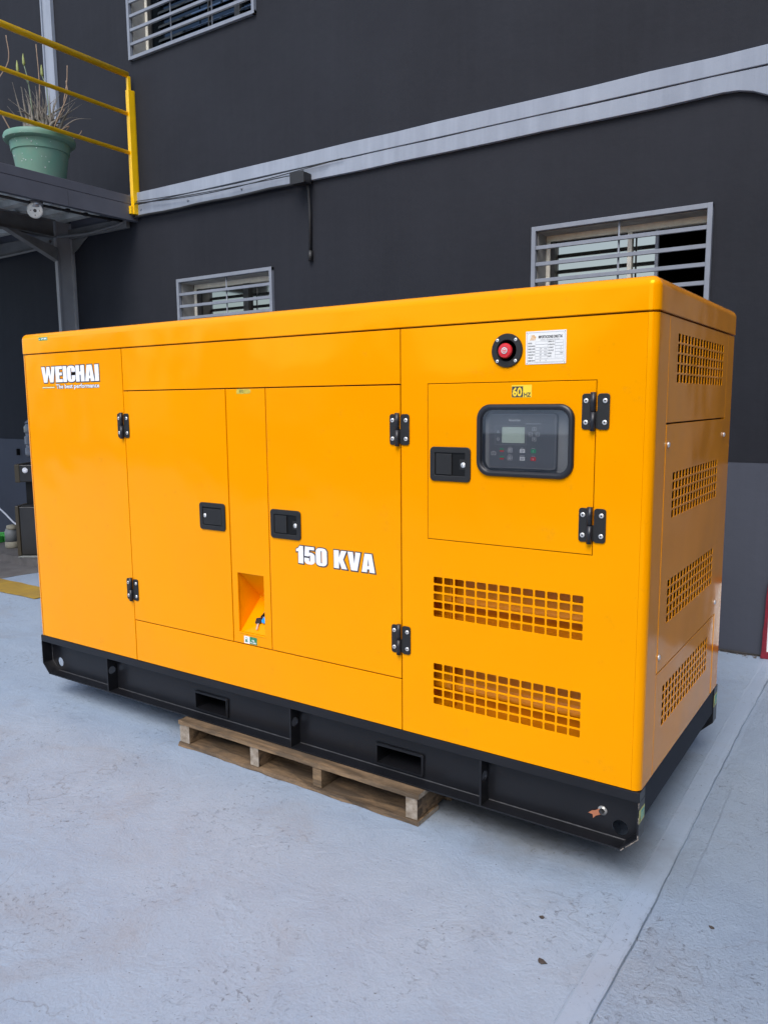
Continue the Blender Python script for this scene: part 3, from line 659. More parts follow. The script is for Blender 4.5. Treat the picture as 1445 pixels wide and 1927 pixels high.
for i, L in enumerate(LV):
    d0 = random.uniform(-.05, .05); d1 = d0 + random.uniform(-.06, .06)
    if i == 25: L = [(-.18, -.03), (-.30, .28)] + L[1:]; d0 = d1 = -.03
    P = [pp(*L[0], d0)] + [pp(*q_, (d0 + d1) / 2) for q_ in L[1:-1]] + [pp(*L[-1], d1)]
    if i not in (6, 8, 25): P = [pp(L[0][0] * .75, -.035, d0 * .5)] + P
    pts = []                                     # Catmull-Rom through the points
    Q = [P[0] * 2 - P[1]] + P + [P[-1] * 2 - P[-2]]
    for k in range(1, len(Q) - 2):
        for j in range(6):
            t = j / 6; a, b_, c_, d_ = Q[k - 1], Q[k], Q[k + 1], Q[k + 2]
            pts.append(0.5 * ((2 * b_) + (-a + c_) * t + (2 * a - 5 * b_ + 4 * c_ - d_) * t * t + (-a + 3 * b_ - 3 * c_ + d_) * t ** 3))
    pts.append(P[-1]); n = len(pts)
    thin = i in stems; w0 = .0052 if thin else random.uniform(.014, .023)
    rad = [max(.0012, w0 * (1 - .35 * (k / n)) if thin else w0 * (1 - (k / (n - 1)) ** 1.1) * (0.75 + .5 * math.sin(math.pi * min(1, 2.2 * k / n)))) for k in range(n)]
    q = BM(); tube(q, pts, 0, 6, radii=rad)
    if not thin:                                  # marginal teeth
        for k in range(2, n - 3):
            for sgn in (-1, 1):
                p0 = pts[k] + perp * sgn * rad[k] * .8; t_ = bmesh.new(); bmesh.ops.create_cone(t_, segments=4, radius1=.0018, radius2=.0002, depth=.006, cap_ends=True)
                merge(q, t_, 0, Matrix.Translation(p0 + perp * sgn * .002) @ (perp * sgn + Vector((0, 0, .6))).to_track_quat('Z', 'Y').to_matrix().to_4x4())
    o = obj('flower_stem' if i in (4, 5, 6) else 'leaf', q, stems.get(i, LEAF), pl)
    if i in (4, 5, 6):
        q = BM(); tip = pts[-1]; tube(q, [tip + Vector((0, 0, -.01)), tip + Vector((.0, 0, .01)), tip + Vector((-.003, 0, .045)), tip + Vector((-.004, 0, .085))], 0, 8, radii=[.004, .012, .009, .002]); obj('bud', q, BUD, o)

# ================================================================== things on the kerb, far left
def lbl(o, label, cat, group=None):
    o['label'] = label; o['category'] = cat
    if group: o['group'] = group
    return o
wd = thing('water_dispenser', 'black floor standing water dispenser on the kerb, half hidden by the orange machine', 'water dispenser', (-6.23, 2.12, .075))
TB = mat('glossy_black_appliance', (.022, .021, .020), .35, coat=.2, var=.3, vscale=5); TBB = mat('brown_black_side', (.055, .042, .022), .4)
rot = Matrix.Translation((-6.21, 2.12, .075)) @ Matrix.Rotation(R(33), 4, 'Z')
def wbox(name, a, m):
    q = BM(); box(q, *a, .008); bmesh.ops.transform(q, matrix=rot, verts=q.verts); return obj(name, q, m, wd)
wbox('lower_cabinet', (-.185, .165, -.17, .15, .012, .47), TB); wbox('side_panel', (-.222, -.186, -.175, .15, .005, .478), TBB)
wbox('tap_recess', (-.160, .165, -.06, .15, .471, .70), PLASTIC_D); wbox('top_unit', (-.155, .165, -.17, .15, .701, .86), TB); wbox('top_side', (-.205, -.156, -.165, .15, .695, .865), TBB)
wbox('drip_tray', (-.165, .165, -.175, -.06, .471, .482), PLASTIC)
q = BM(); lathe(q, [(0, 0), (.026, 0), (.026, .003), (0, .004)], (0, 0, 0), '-Y', 20); bmesh.ops.transform(q, matrix=rot @ Matrix.Translation((-.10, -.171, .81)), verts=q.verts); obj('badge', q, WHITE, wd)
q = BM(); lathe(q, [(0, 0), (.03, 0), (.03, .02), (0, .02)], (0, 0, 0)); bmesh.ops.transform(q, matrix=rot @ Matrix.Translation((-.02, 0, .86)), verts=q.verts); obj('bottle_seat', q, PLASTIC, wd)
jc = rot @ Vector((-.02, 0, .882)); q = BM()
lathe(q, [(.03, 0), (.05, .012), (.125, .05), (.135, .07), (.135, .13), (.125, .14), (.125, .155), (.135, .165), (.135, .235), (.122, .25), (.122, .265), (.135, .275), (.135, .325), (.120, .345), (.118, .352), (.105, .355), (.13, .36), (.125, .385), (.09, .40), (0, .40)][:17] + [(.09, .40), (0, .402)], jc, seg=28)
lbl(obj('water_bottle', q, mat('smoky_bottle_plastic', (.11, .115, .13), .25, coat=.3), None, 40), 'smoky grey ribbed water bottle standing upside down on the black dispenser', 'water bottle')
q = BM(); box(q, -.20, .22, -.215, -.16, .001, .006); bmesh.ops.transform(q, matrix=rot, verts=q.verts)
lbl(obj('cardboard_sheet', q, mat('pale_board', (.32, .33, .30), .9)), 'flat pale board lying on the kerb in front of the black dispenser', 'board')
q = BM(); kc = (-6.80, 2.10, .0752)
lathe(q, [(0, 0), (.060, 0), (.066, .01), (.065, .065)], kc, seg=24, mi=1); lathe(q, [(.0652, .066), (.064, .165), (.054, .18), (.056, .19)], kc, seg=24, mi=0); lathe(q, [(.05, .178), (.055, .182), (.05, .215), (0, .225)], (kc[0] + .015, kc[1], kc[2] + .01), seg=14, mi=1)
lbl(obj('plastic_jug', q, [mat('dusty_clear_plastic', (.20, .21, .21), .4), mat('beige_sediment', (.38, .35, .26), .7, var=.3, vscale=20)]), 'dusty clear plastic jug with beige sediment beside the black dispenser', 'jug')
q = BM(); tube(q, [(-8.0, 2.5, .62), (-7.75, 2.47, .46), (-7.593, 2.45, .373), (-7.477, 2.45, .317), (-7.335, 2.44, .247), (-7.1, 2.40, .19), (-6.8, 2.35, .17)], .009, 8)
lbl(obj('white_hose', q, WHITE), 'thin white hose hanging down the grey wall to the black dispenser', 'hose')
q = BM()
for k in range(3):
    tube(q, [(-7.345 + .17 * math.cos(a * .52) , 2.23 + .17 * math.sin(a * .52), .09 + .022 * k + .01 * math.sin(a)) for a in range(13)], .012, 8)
lbl(obj('green_hose', q, mat('green_hose', (.06, .45, .07), .4)), 'coiled bright green hose lying on the kerb at the left edge', 'hose')
q = BM(); box(q, -7.42, -7.40, 2.58, 2.614, .95, 1.02, .004); lbl(obj('wall_hook', q, PLASTIC_D), 'small dark hook on the grey wall at the left edge', 'hook')

# ================================================================== pallet
pal = thing('pallet', 'weathered brown wooden pallet under the black steel base', 'pallet', (-1.36, .5, 0))
def board(name, x0, x1, y0, y1, z0, z1, m=WOOD, jit=.002, n=26, along='X'):
    """sawn board with slightly wandering edges"""
    q = BM(); rng = random.Random(int(abs(x0 * 991 + y0 * 77 + z0 * 13) * 100))
    rings = []
    for i in range(n + 1):
        t = i / n; J = lambda: rng.uniform(-jit, jit)
        if along == 'X':
            x = x0 + (x1 - x0) * t; ring = [(x, y0 + J(), z0 + .0005), (x, y1 + J(), z0 + .0005), (x, y1 + J(), z1 + J() * .25 - .0005), (x, y0 + J(), z1 + J() * .25 - .0005)]
        else:
            y = y0 + (y1 - y0) * t; ring = [(x0 + J(), y, z0 + .0005), (x0 + J(), y, z1 - .0005), (x1 + J(), y, z1 - .0005), (x1 + J(), y, z0 + .0005)]
        rings.append([q.verts.new(p) for p in ring])
    for i in range(n):
        for k in range(4): q.faces.new((rings[i][k], rings[i][(k + 1) % 4], rings[i + 1][(k + 1) % 4], rings[i + 1][k]))
    eg = 0 if -1.23 < x0 < -1.2 else 1
    f = q.faces.new(rings[0]); f.material_index = eg; f = q.faces.new(rings[-1]); f.material_index = eg
    return obj(name, q, [m, ENDG], pal)
ypos = [(-.045, .055), (.17, .27), (.39, .49), (.61, .71), (.83, .93)]
for i, (ya, ybb) in enumerate(ypos):
    board('top_plank', -1.965, -.745, ya, ybb, .099, .1175, jit=.0015)
for ya, ybb in ((-.047, .10), (.17, .27), (.46, .56), (.80, .93)):
    board('bottom_plank', -1.968, -.745 if ya < .1 else -.735, ya, ybb, 0.001, .0185, jit=.0042)
for xa, xb in ((-1.962, -1.905), (-1.548, -1.503), (-1.222, -1.180), (-.800, -.752)):
    board('stringer', xa, xb, -.040, .925, .0195, .098, jit=.0012, along='Y')

# ================================================================== GENERATOR
gen = thing('generator', 'large glossy orange diesel generator with white lettering on a black steel base', 'generator', (-1.51, .55, .118))
XL, W = -3.027, 1.10
Z0, ZS, ZT = .320, 1.720, 1.818
G = .0022        # half gap between panels
T = .018
# ---- inner liner seen only through the gaps
b = BM()
def liner(x0, x1, z0, z1, y=.0125): box(b, x0, x1, y, y + .004, z0, z1)
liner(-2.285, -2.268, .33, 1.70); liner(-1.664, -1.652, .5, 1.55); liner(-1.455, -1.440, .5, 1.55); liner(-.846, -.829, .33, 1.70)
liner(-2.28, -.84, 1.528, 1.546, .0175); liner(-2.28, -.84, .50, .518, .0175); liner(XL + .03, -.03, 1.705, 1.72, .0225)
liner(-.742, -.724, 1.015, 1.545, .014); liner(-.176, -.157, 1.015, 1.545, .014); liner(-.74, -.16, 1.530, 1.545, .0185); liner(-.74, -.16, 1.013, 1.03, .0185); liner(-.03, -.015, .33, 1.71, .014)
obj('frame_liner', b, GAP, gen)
# ---- roof lid: rounded box
t = bmesh.new(); bmesh.ops.create_cube(t, size=1)
x0, x1, y0, y1, z0, z1 = XL - .003, .003, -.003, W + .005, ZS + .0025, ZT
for v in t.verts: v.co = Vector(((x0 + x1) / 2 + v.co.x * (x1 - x0), (y0 + y1) / 2 + v.co.y * (y1 - y0), (z0 + z1) / 2 + v.co.z * (z1 - z0)))
bot = [e for e in t.edges if all(v.co.z < (z0 + z1) / 2 for v in e.verts)]
bmesh.ops.bevel(t, geom=[e for e in t.edges if e not in bot], offset=.030, segments=8, affect='EDGES', profile=.5)
bmesh.ops.bevel(t, geom=[e for e in t.edges if all(abs(v.co.z - z0) < 1e-5 for v in e.verts)], offset=.002, segments=2, affect='EDGES')
b = BM(); merge(b, t, 0); obj('roof_lid', b, ORANGE, gen, smooth=50)
b = BM(); box(b, XL + .02, -.02, .02, W - .02, ZS - .01, ZS + .03); obj('roof_frame', b, ORANGE_IN, gen)

def fpanel(name, x0, x1, z0, z1, holes=(), parent=None, level=0.0, bevel=.0016, m=None):
    return plate(name, [rrect(x0 + G, z0 + G, x1 - G, z1 - G)] + list(holes), .010, FRONT, level, m or ORANGE, parent or gen, bevel)
left_panel = fpanel('left_panel', -3.000, -2.2775, Z0 - G, ZS)
header = fpanel('header_panel', -2.2775, -.8385, 1.5365, ZS)
sill = fpanel('sill_panel', -2.2775, -.8385, Z0 - G, .5085)
door1 = fpanel('door', -2.2775, -1.6575, .5085, 1.5365, level=-.0006)
door2 = fpanel('door', -1.4475, -.8385, .5085, 1.5365, level=-.0006)
RC = (-1.6245, .558, -1.484, .8025)
mid = fpanel('centre_panel', -1.6575, -1.4475, .5085, 1.5365, holes=[rrect(*RC)])
def vent_holes(u0, v0, u1, v1, nu, nv, gu, gv, r):
    H = []; du = (u1 - u0) / nu; dv = (v1 - v0) / nv
    cu_ = (u1 - u0 - gu * (nu - 1)) / nu; cv_ = (v1 - v0 - gv * (nv - 1)) / nv
    for i in range(nu):
        for j in range(nv):
            a = u0 + i * (cu_ + gu); c = v0 + j * (cv_ + gv); H.append(rrect(a, c, a + cu_, c + cv_, r, 2))
    return H
FV = [(-.710, .4455, -.189, .5910), (-.710, .7555, -.189, .8935)]
CDO = (-.7335, 1.0210, -.1650, 1.5375)
ventH = sum([vent_holes(*f, 13, 5, .0065, .0062, .0035) for f in FV], [])
rp = plate('right_panel', [rrect(-.8385 + G, Z0, -.0265, ZS - G), rrect(*CDO)] + ventH, .0035, FRONT, 0, ORANGE, gen, .0008)
# vent baffles behind the holes: a rolled deflector sheet with closed ends
for (x0, z0, x1, z1) in FV:
    b = BM(); h = z1 - z0; xa, xb = x0 - .03, x1 + .03
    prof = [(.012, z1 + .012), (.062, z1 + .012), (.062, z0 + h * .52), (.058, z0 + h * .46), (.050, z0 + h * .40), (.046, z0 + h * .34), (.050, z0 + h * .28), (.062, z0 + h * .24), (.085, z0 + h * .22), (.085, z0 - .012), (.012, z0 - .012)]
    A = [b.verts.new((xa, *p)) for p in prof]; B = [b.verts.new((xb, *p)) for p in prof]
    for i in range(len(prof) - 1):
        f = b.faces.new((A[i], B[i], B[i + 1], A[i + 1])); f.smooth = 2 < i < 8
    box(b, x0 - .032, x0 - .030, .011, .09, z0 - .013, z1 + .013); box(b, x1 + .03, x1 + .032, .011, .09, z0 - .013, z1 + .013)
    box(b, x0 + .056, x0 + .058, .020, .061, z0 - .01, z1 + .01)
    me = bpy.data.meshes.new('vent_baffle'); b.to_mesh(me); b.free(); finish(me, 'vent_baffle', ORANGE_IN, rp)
# ---- corner post (front right) and its mirror on the left
def corner(name, xc, sx, yend):
    q = BM(); r = .0255; cx, cy = xc - sx * r, r; prof = []
    outer = [(cx - sx * .0005, 0.0)] + [(cx + sx * r * math.sin(R(a)), cy - r * math.cos(R(a))) for a in range(0, 91, 9)] + [(xc, yend)]
    inner = [(xc - sx * .012, yend), (xc - sx * .012, .03), (cx, .012)]
    prism(q, outer + inner, 'Z', Z0, ZS - G)
    return obj(name, q, ORANGE, gen, smooth=40)
corner('corner_post', 0.0, 1, .129 - G); corner('corner_post', XL, -1, .10)
# ---- right end: door panels with side vents
SV = [(.229, 1.530, .884, 1.674), (.225, 1.119, .863, 1.258), (.217, .787, .860, .924), (.212, .452, .847, .583)]
def spanel(name, y0, y1, z0, z1, vents, level=0.0, m=ORANGE, gz=G):
    H = sum([vent_holes(*v, 16, 5, .0125, .0065, .0012) for v in vents], [])
    return plate(name, [rrect(y0 + G, z0 + gz, y1 - G, z1 - gz)] + H, .0024, SIDE, level, m, gen, .0006)
e1 = spanel('end_panel', .129, .965, 1.409, ZS, [SV[0]])
e2 = spanel('end_panel', .129, .962, .646, 1.409, [SV[1], SV[2]], level=.001, gz=.0028)
e3 = spanel('end_panel', .129, .950, Z0 - G, .646, [SV[3]])
b = BM(); r = .0255
cy = W - r
prism(b, [(-.012, .955), (0, .9645)] + [(-r + r * math.cos(R(a)), cy + r * math.sin(R(a))) for a in range(0, 91, 15)] + [(-.04, W), (-.04, W - .012), (-.012, W - .03)], 'Z', Z0, ZS - G)
obj('corner_post', b, ORANGE, gen, smooth=40)
b = BM(); box(b, -.018, -.014, .12, .975, Z0 + .01, ZS - .01)
bx = []
for i, ev in enumerate(SV):
    pass
b.free()
# end liner with openings behind the vents, then inner deflector boxes
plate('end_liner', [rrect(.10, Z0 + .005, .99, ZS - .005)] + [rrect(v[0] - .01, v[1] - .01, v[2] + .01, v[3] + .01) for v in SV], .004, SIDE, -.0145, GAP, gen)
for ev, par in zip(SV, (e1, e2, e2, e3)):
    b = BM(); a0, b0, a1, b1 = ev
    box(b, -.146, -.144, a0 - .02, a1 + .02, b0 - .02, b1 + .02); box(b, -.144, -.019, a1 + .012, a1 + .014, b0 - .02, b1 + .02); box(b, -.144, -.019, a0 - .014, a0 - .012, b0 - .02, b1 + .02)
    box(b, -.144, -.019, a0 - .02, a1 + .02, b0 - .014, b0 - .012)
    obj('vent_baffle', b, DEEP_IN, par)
# small screws on the end panel
for (y_, z_, par) in ((.149, 1.347, e2), (.947, 1.347, e2), (.139, .699, e2), (.934, .699, e2)):
    q = BM(); lathe(q, [(.0, .002), (.0085, .002), (.0085, .004), (.006, .0075), (.0025, .0085), (0, .0085)], (0, y_, z_), '+X', 12); obj('screw', q, CHROME, par)
# ---- back, left end, floor
b = BM(); box(b, XL + .03, -.03, W - .012, W, Z0, ZS - G, .002); obj('back_panel', b, ORANGE, gen)
b = BM(); box(b, XL, XL + .012, .102, W - .014, Z0, ZS - G, .002); obj('end_panel', b, ORANGE, gen)
b = BM(); box(b, XL + .013, -.10, .10, W - .013, Z0 - .004, Z0 + .01); obj('floor_pan', b, BLACKF, gen)

# ---- fuel filler recess: sloping pocket
x0, z0, x1, z1 = RC
b = BM(); D = .115
F = [Vector((x0, .010, z0)), Vector((x1, .010, z0)), Vector((x1, .010, z1)), Vector((x0, .010, z1))]
zb_ = z0 + .115
Bk = [Vector((x0 + .010, D, zb_)), Vector((x1 - .010, D, zb_)), Vector((x1 - .010, D, zb_ + .012)), Vector((x0 + .010, D, zb_ + .012))]
vf = [b.verts.new(p) for p in F]; vb = [b.verts.new(p) for p in Bk]
for i in range(4): b.faces.new((vf[i], vf[(i + 1) % 4], vb[(i + 1) % 4], vb[i]))
b.faces.new(vb)
me = bpy.data.meshes.new('recess'); b.to_mesh(me); b.free(); finish(me, 'recess', ORANGE, mid)
q = BM(); box(q, x0 + .003, x1 + .006, -.0018, .004, z0 - .006, z0 - .001, .001); obj('recess_lip', q, ORANGE, mid)
# keys lying on the sloping floor of the recess
ky = thing('key_ring', 'bunch of keys with a blue tag lying in the sloping recess of the orange panel', 'keys', (-1.53, .04, .61))
def slope(y): return z0 + (y - .010) / (D - .010) * .115
def key(xc, yc, ang, m, nm):
    q = BM()
    add_plate(q, [rrect(-.014, -.012, .014, .014, .005)], .006, UP, .007, 0, bevel=.001); add_plate(q, [[(-.0035, -.040), (.0035, -.040), (.0045, -.012), (-.0045, -.012)]], .0022, UP, .005, 1)
    th = math.atan2(.115, D - .01)
    M_ = Matrix.Translation((xc, yc, slope(yc) + .004)) @ Matrix.Rotation(th, 4, 'X') @ Matrix.Rotation(ang, 4, 'Z')
    bmesh.ops.transform(q, matrix=M_, verts=q.verts); obj('key', q, [m, KEYM], ky)
key(-1.555, .044, .3, PLASTIC, 'key'); key(-1.535, .066, 1.3, PLASTIC_D, 'key')
q = BM(); th = math.atan2(.115, D - .01)
add_plate(q, [circ(0, 0, .026, 20, .017)], .010, UP, .012, 0, bevel=.003); bmesh.ops.transform(q, matrix=Matrix.Translation((-1.513, .052, slope(.052) + .003)) @ Matrix.Rotation(th, 4, 'X') @ Matrix.Rotation(.5, 4, 'Z'), verts=q.verts); obj('tag', q, BLUEP, ky)
q = BM(); tube(q, [(-1.53 + .017 * math.cos(a * .524), .062 + .012 * math.sin(a * .524), slope(.062 + .012 * math.sin(a * .524)) + .014) for a in range(13)], .0016, 6); obj('ring', q, CHROME, ky)
q = BM(); tube(q, [(-1.548, .05, slope(.05) + .014), (-1.53, .068, slope(.068) + .022), (-1.505, .075, slope(.075) + .02), (-1.492, .06, slope(.06) + .012)], .005, 8); obj('strap', q, PLASTIC_D, ky)

# ---- hinges: two leaves, knuckle barrel, four screws (one mesh each, several materials)
def hinge(xc, zc, hw, hh, parent, mirror=1):
    q = BM(); w = hw / 2; h = hh / 2
    add_plate(q, [rrect(xc - w, zc - h, xc - .009, zc + h, .009)], .0035, FRONT, -.0045, 0, bevel=.0008)
    add_plate(q, [rrect(xc + .005, zc - h, xc + w, zc + h, .009)], .0035, FRONT, -.0045, 0, bevel=.0008)
    box(q, xc - .012, xc + .008, -.0040, -.0015, zc - h + .004, zc + h * .02) if mirror else None
    tube(q, [(xc - .006, -.0085, zc - h - .004), (xc - .006, -.0085, zc - .001)], .0082, 16, 1); tube(q, [(xc - .006, -.0085, zc + .001), (xc - .006, -.0085, zc + h + .004)], .0082, 16, 1)
    for sx_ in (-1, 1):
        for sz_ in (-1, 1):
            cx_ = xc + sx_ * w * .66 + (.001 if sx_ > 0 else -.001); cz_ = zc + sz_ * h * .60
            lathe(q, [(0, .0045), (.0075, .0045), (.0075, .0062), (.0055, .0078), (.0030, .0078)], (cx_, 0, cz_), '-Y', 14, 2)
            lathe(q, [(0, .0075), (.0030, .0079), (0, .0081)], (cx_, 0, cz_), '-Y', 8, 3)
    return obj('hinge', q, [PLASTIC, RUBBER, CHROME, DARKHOLE], parent)
hinge(-.842, 1.386, .078, .104, door2); hinge(-.840, .6535, .078, .101, door2)
hinge(-2.284, 1.386, .076, .106, door1); hinge(-2.279, .650, .077, .098, door1)

# ---- paddle latches
def latch(x0, x1, z0, z1, parent, kind, lv=-.0006):
    q = BM(); r = .014; w = x1 - x0; h = z1 - z0; b_ = .019
    add_plate(q, [rrect(x0, z0, x1, z1, r, 6), rrect(x0 + b_, z0 + b_, x1 - b_, z1 - b_, .003)], .006, FRONT, lv - .0062, 0, bevel=.0022)
    L = obj('latch', q, PLASTIC, parent)
    xi0, xi1, zi0, zi1 = x0 + b_ - .001, x1 - b_ + .001, z0 + b_ - .001, z1 - b_ + .001
    # dished cup behind the bezel
    q = BM(); box(q, xi0, xi1, lv - .0012, lv - .0008, zi0, zi1); cup = obj('cup', q, PLASTIC_D, parent)
    pw = (xi1 - xi0) * .52
    q = BM()
    if kind == 'left':       # paddle on the left, keyhole right
        box(q, xi0 + .004, xi0 + .004 + pw, lv - .0055, lv - .0014, zi0 + .004, zi1 - .004, .0015); box(q, xi1 - .022, xi1 - .001, lv - .0035, lv - .0014, zi0 + .022, zi1 - .022, .001)
        kc_ = (xi1 - .008, (z0 + z1) / 2 - .001)
    else:
        box(q, xi0 + .003, xi1 - .003, lv - .0050, lv - .0014, zi0 + .004, zi1 - .006, .0015)
        kc_ = (xi0 + .013, (z0 + z1) / 2 + .002)
    obj('paddle', q, PLASTIC, parent)
    q = BM(); lathe(q, [(0, -lv + .0034), (.0088, -lv + .0034), (.0088, -lv + .0052), (.006, -lv + .0062), (0, -lv + .0062)], (kc_[0], 0, kc_[1]), '-Y', 16, 0)
    box(q, kc_[0] - .0035, kc_[0] - .0015, lv - .0068, lv - .0060, kc_[1] - .004, kc_[1] + .003, 0, 1)
    obj('lock_barrel', q, [CHROME, DARKHOLE], parent)
    return L
# NOTE cups are modelled as a shallow dish so that the bezel stands proud of the door skin
latch(-1.824, -1.678, .966, 1.078, door1, 'right'); latch(-1.434, -1.284, .964, 1.076, door2, 'left')

# ---- control door with viewing window
cdoor = plate('control_door', [rrect(CDO[0] + G, CDO[1] + G, CDO[2] - G, CDO[3] - G), rrect(-.5350, 1.2580, -.2420, 1.4550, .036, 6)], .010, FRONT, -.0008, ORANGE, gen, .0014)
hinge(-.1665, 1.446, .082, .104, cdoor); hinge(-.1675, 1.112, .082, .102, cdoor)
latch(-.7205, -.571, 1.2195, 1.332, cdoor, 'left', -.0008)
# rubber gasket ring
q = BM(); n = 12
outer = rrect(-.5490, 1.2440, -.2285, 1.4690, .046, n); midl = rrect(-.5400, 1.2530, -.2375, 1.4600, .040, n); inn = rrect(-.5315, 1.2615, -.2460, 1.4515, .034, n)
rings = []
for lp_, yy in ((outer, .0), (outer, -.006), (rrect(-.5465, 1.2465, -.2310, 1.4665, .044, n), -.0105), (midl, -.0130), (rrect(-.5345, 1.2585, -.2430, 1.4545, .036, n), -.0115), (inn, -.007), (inn, .0215)):
    rings.append([q.verts.new((u, yy, v)) for u, v in lp_])
for i in range(len(rings) - 1):
    m_n = len(rings[0])
    for k in range(m_n):
        f = q.faces.new((rings[i][k], rings[i][(k + 1) % m_n], rings[i + 1][(k + 1) % m_n], rings[i + 1][k])); f.smooth = True
obj('window_gasket', q, RUBBER, cdoor)
q = BM(); add_plate(q, [rrect(-.5310, 1.2620, -.2465, 1.4510, .033, 6)], .002, FRONT, -.0035); obj('window_cover', q, COVER, cdoor)
# controller behind the window
PY = .022
q = BM(); box(q, -.64, -.10, PY, PY + .004, 1.18, 1.50, 0, 0)
ctl = obj('control_panel', q, PANELB, gen)
q = BM()
add_plate(q, [rrect(-.515, 1.268, -.288, 1.4415, .012)], .012, FRONT, PY - .0125, 0, bevel=.002)
add_plate(q, [rrect(-.512, 1.271, -.292, 1.438, .008), rrect(-.5105, 1.2725, -.2935, 1.4365, .007)], .0004, FRONT, PY - .0130, 1)
lv = PY - .0128
# screen with bezel
add_plate(q, [rrect(-.4925, 1.343, -.3865, 1.403, .001), rrect(-.4912, 1.3443, -.3878, 1.4017, .001)], .0004, FRONT, lv - .0003, 1)
add_plate(q, [rrect(-.468, 1.349, -.392, 1.3985, .001)], .0006, FRONT, lv - .0004, 2)
add_text(q, 'SmartGen', -.4455, 1.4165, .0066, .039, FRONT, lv - .0006, 3, .02)
add_text(q, 'Genset Controller', -.388, 1.4075, .0040, .050, FRONT, lv - .0006, 3)
# triangle and ring warning symbols
add_plate(q, [[(-.486, 1.380), (-.477, 1.380), (-.4815, 1.388)], [(-.4845, 1.3810), (-.4785, 1.3810), (-.4815, 1.3862)]], .0004, FRONT, lv - .0005, 3)
add_plate(q, [circ(-.4815, 1.3605, .0045, 14), circ(-.4815, 1.3605, .0033, 14)], .0004, FRONT, lv - .0005, 3)
add_text(q, 'Alarm', -.4875, 1.3915, .0028, .011, FRONT, lv - .0006, 1); add_text(q, 'Run', -.4865, 1.3685, .0028, .009, FRONT, lv - .0006, 1)
# arrow keys
def key_box(cx, cz, w, h, mi, ring=False):
    add_plate(q, [rrect(cx - w / 2, cz - h / 2, cx + w / 2, cz + h / 2, .0012)] + ([rrect(cx - w / 2 + .0009, cz - h / 2 + .0009, cx + w / 2 - .0009, cz + h / 2 - .0009, .0008)] if ring else []), .0005, FRONT, lv - .0005, mi)
for cx_, cz_ in ((-.3605, 1.393), (-.3605, 1.3615), (-.3725, 1.3765), (-.3495, 1.3765)): key_box(cx_, cz_, .0125, .0105, 3, True)
add_plate(q, [[(-.3628, 1.3915), (-.3582, 1.3915), (-.3605, 1.3955)]], .0004, FRONT, lv - .0006, 3); add_plate(q, [[(-.3628, 1.3635), (-.3605, 1.3595), (-.3582, 1.3635)]], .0004, FRONT, lv - .0006, 3)
add_text(q, 'Set', -.3765, 1.3750, .0030, .008, FRONT, lv - .0006, 3); add_text(q, 'Esc', -.3535, 1.3750, .0030, .008, FRONT, lv - .0006, 3)
# lower row
key_box(-.3985, 1.3250, .0170, .0115, 3); key_box(-.3985, 1.3010, .0170, .0115, 3); key_box(-.3620, 1.3250, .0170, .0115, 5); key_box(-.3620, 1.3010, .0170, .0115, 4)
add_text(q, 'Auto', -.4040, 1.3330, .0030, .011, FRONT, lv - .0006, 3); add_text(q, 'Manual', -.4055, 1.3090, .0030, .014, FRONT, lv - .0006, 3); add_text(q, 'Start', -.3670, 1.3330, .0030, .010, FRONT, lv - .0006, 3); add_text(q, 'Stop', -.3670, 1.3090, .0030, .010, FRONT, lv - .0006, 3)
add_text(q, 'I', -.3628, 1.3220, .0060, None, FRONT, lv - .0012, 3); add_text(q, '0', -.3645, 1.2980, .0060, None, FRONT, lv - .0012, 3)
add_plate(q, [circ(-.3985, 1.3250, .0035, 12), circ(-.3985, 1.3250, .0024, 12)], .0004, FRONT, lv - .0012, 0); add_plate(q, [rrect(-.4025, 1.2985, -.3945, 1.3035), rrect(-.4015, 1.2995, -.3955, 1.3025)], .0004, FRONT, lv - .0012, 0)
for cz_ in (1.3260, 1.3020):
    key_box(-.4680, cz_ + .0027, .0135, .0048, 5); key_box(-.4680, cz_ - .0027, .0135, .0048, 4); add_plate(q, [rrect(-.4595, cz_ - .0004, -.4490, cz_ + .0004)], .0003, FRONT, lv - .0005, 1)
    key_box(-.4400, cz_, .0150, .0130, 3, True); add_plate(q, [circ(-.4400, cz_, .0038, 10), circ(-.4400, cz_, .0022, 10)], .0004, FRONT, lv - .0006, 3); add_text(q, 'Gens' if cz_ > 1.31 else 'Mains', -.4450, cz_ + .0085, .0026, .010, FRONT, lv - .0006, 3)
key_box(-.4965, 1.3150, .0150, .0100, 3, True); add_plate(q, [[(-.5045, 1.3200), (-.4885, 1.3200), (-.4965, 1.3240)]], .0004, FRONT, lv - .0006, 1); add_text(q, 'G', -.4985, 1.3130, .0045, None, FRONT, lv - .0006, 3)
obj('controller', q, [PANELG, PRINTG, LCD, PRW, REDL, GRNL], ctl)
for cx_, cz_, m_, rr2 in ((-.232, 1.428, PINKL, .013), (-.2335, 1.351, mat('green_lamp_lens', (.02, .50, .28), .35), .015)):
    q = BM(); lathe(q, [(rr2 + .002, 0), (rr2 + .002, .004), (rr2, .006), (rr2, .014), (rr2 * .8, .017), (0, .018)], (cx_, PY, cz_), '-Y', 20); obj('indicator_lamp', q, m_, ctl)
q = BM(); add_plate(q, [circ(-.232, 1.280, .016, 22), circ(-.232, 1.280, .0135, 22)], .001, FRONT, PY - .0015, 0); add_plate(q, [[(-.242, 1.273), (-.230, 1.276), (-.230, 1.283)]], .001, FRONT, PY - .0015, 0); obj('key_switch_mark', q, PRW, ctl)

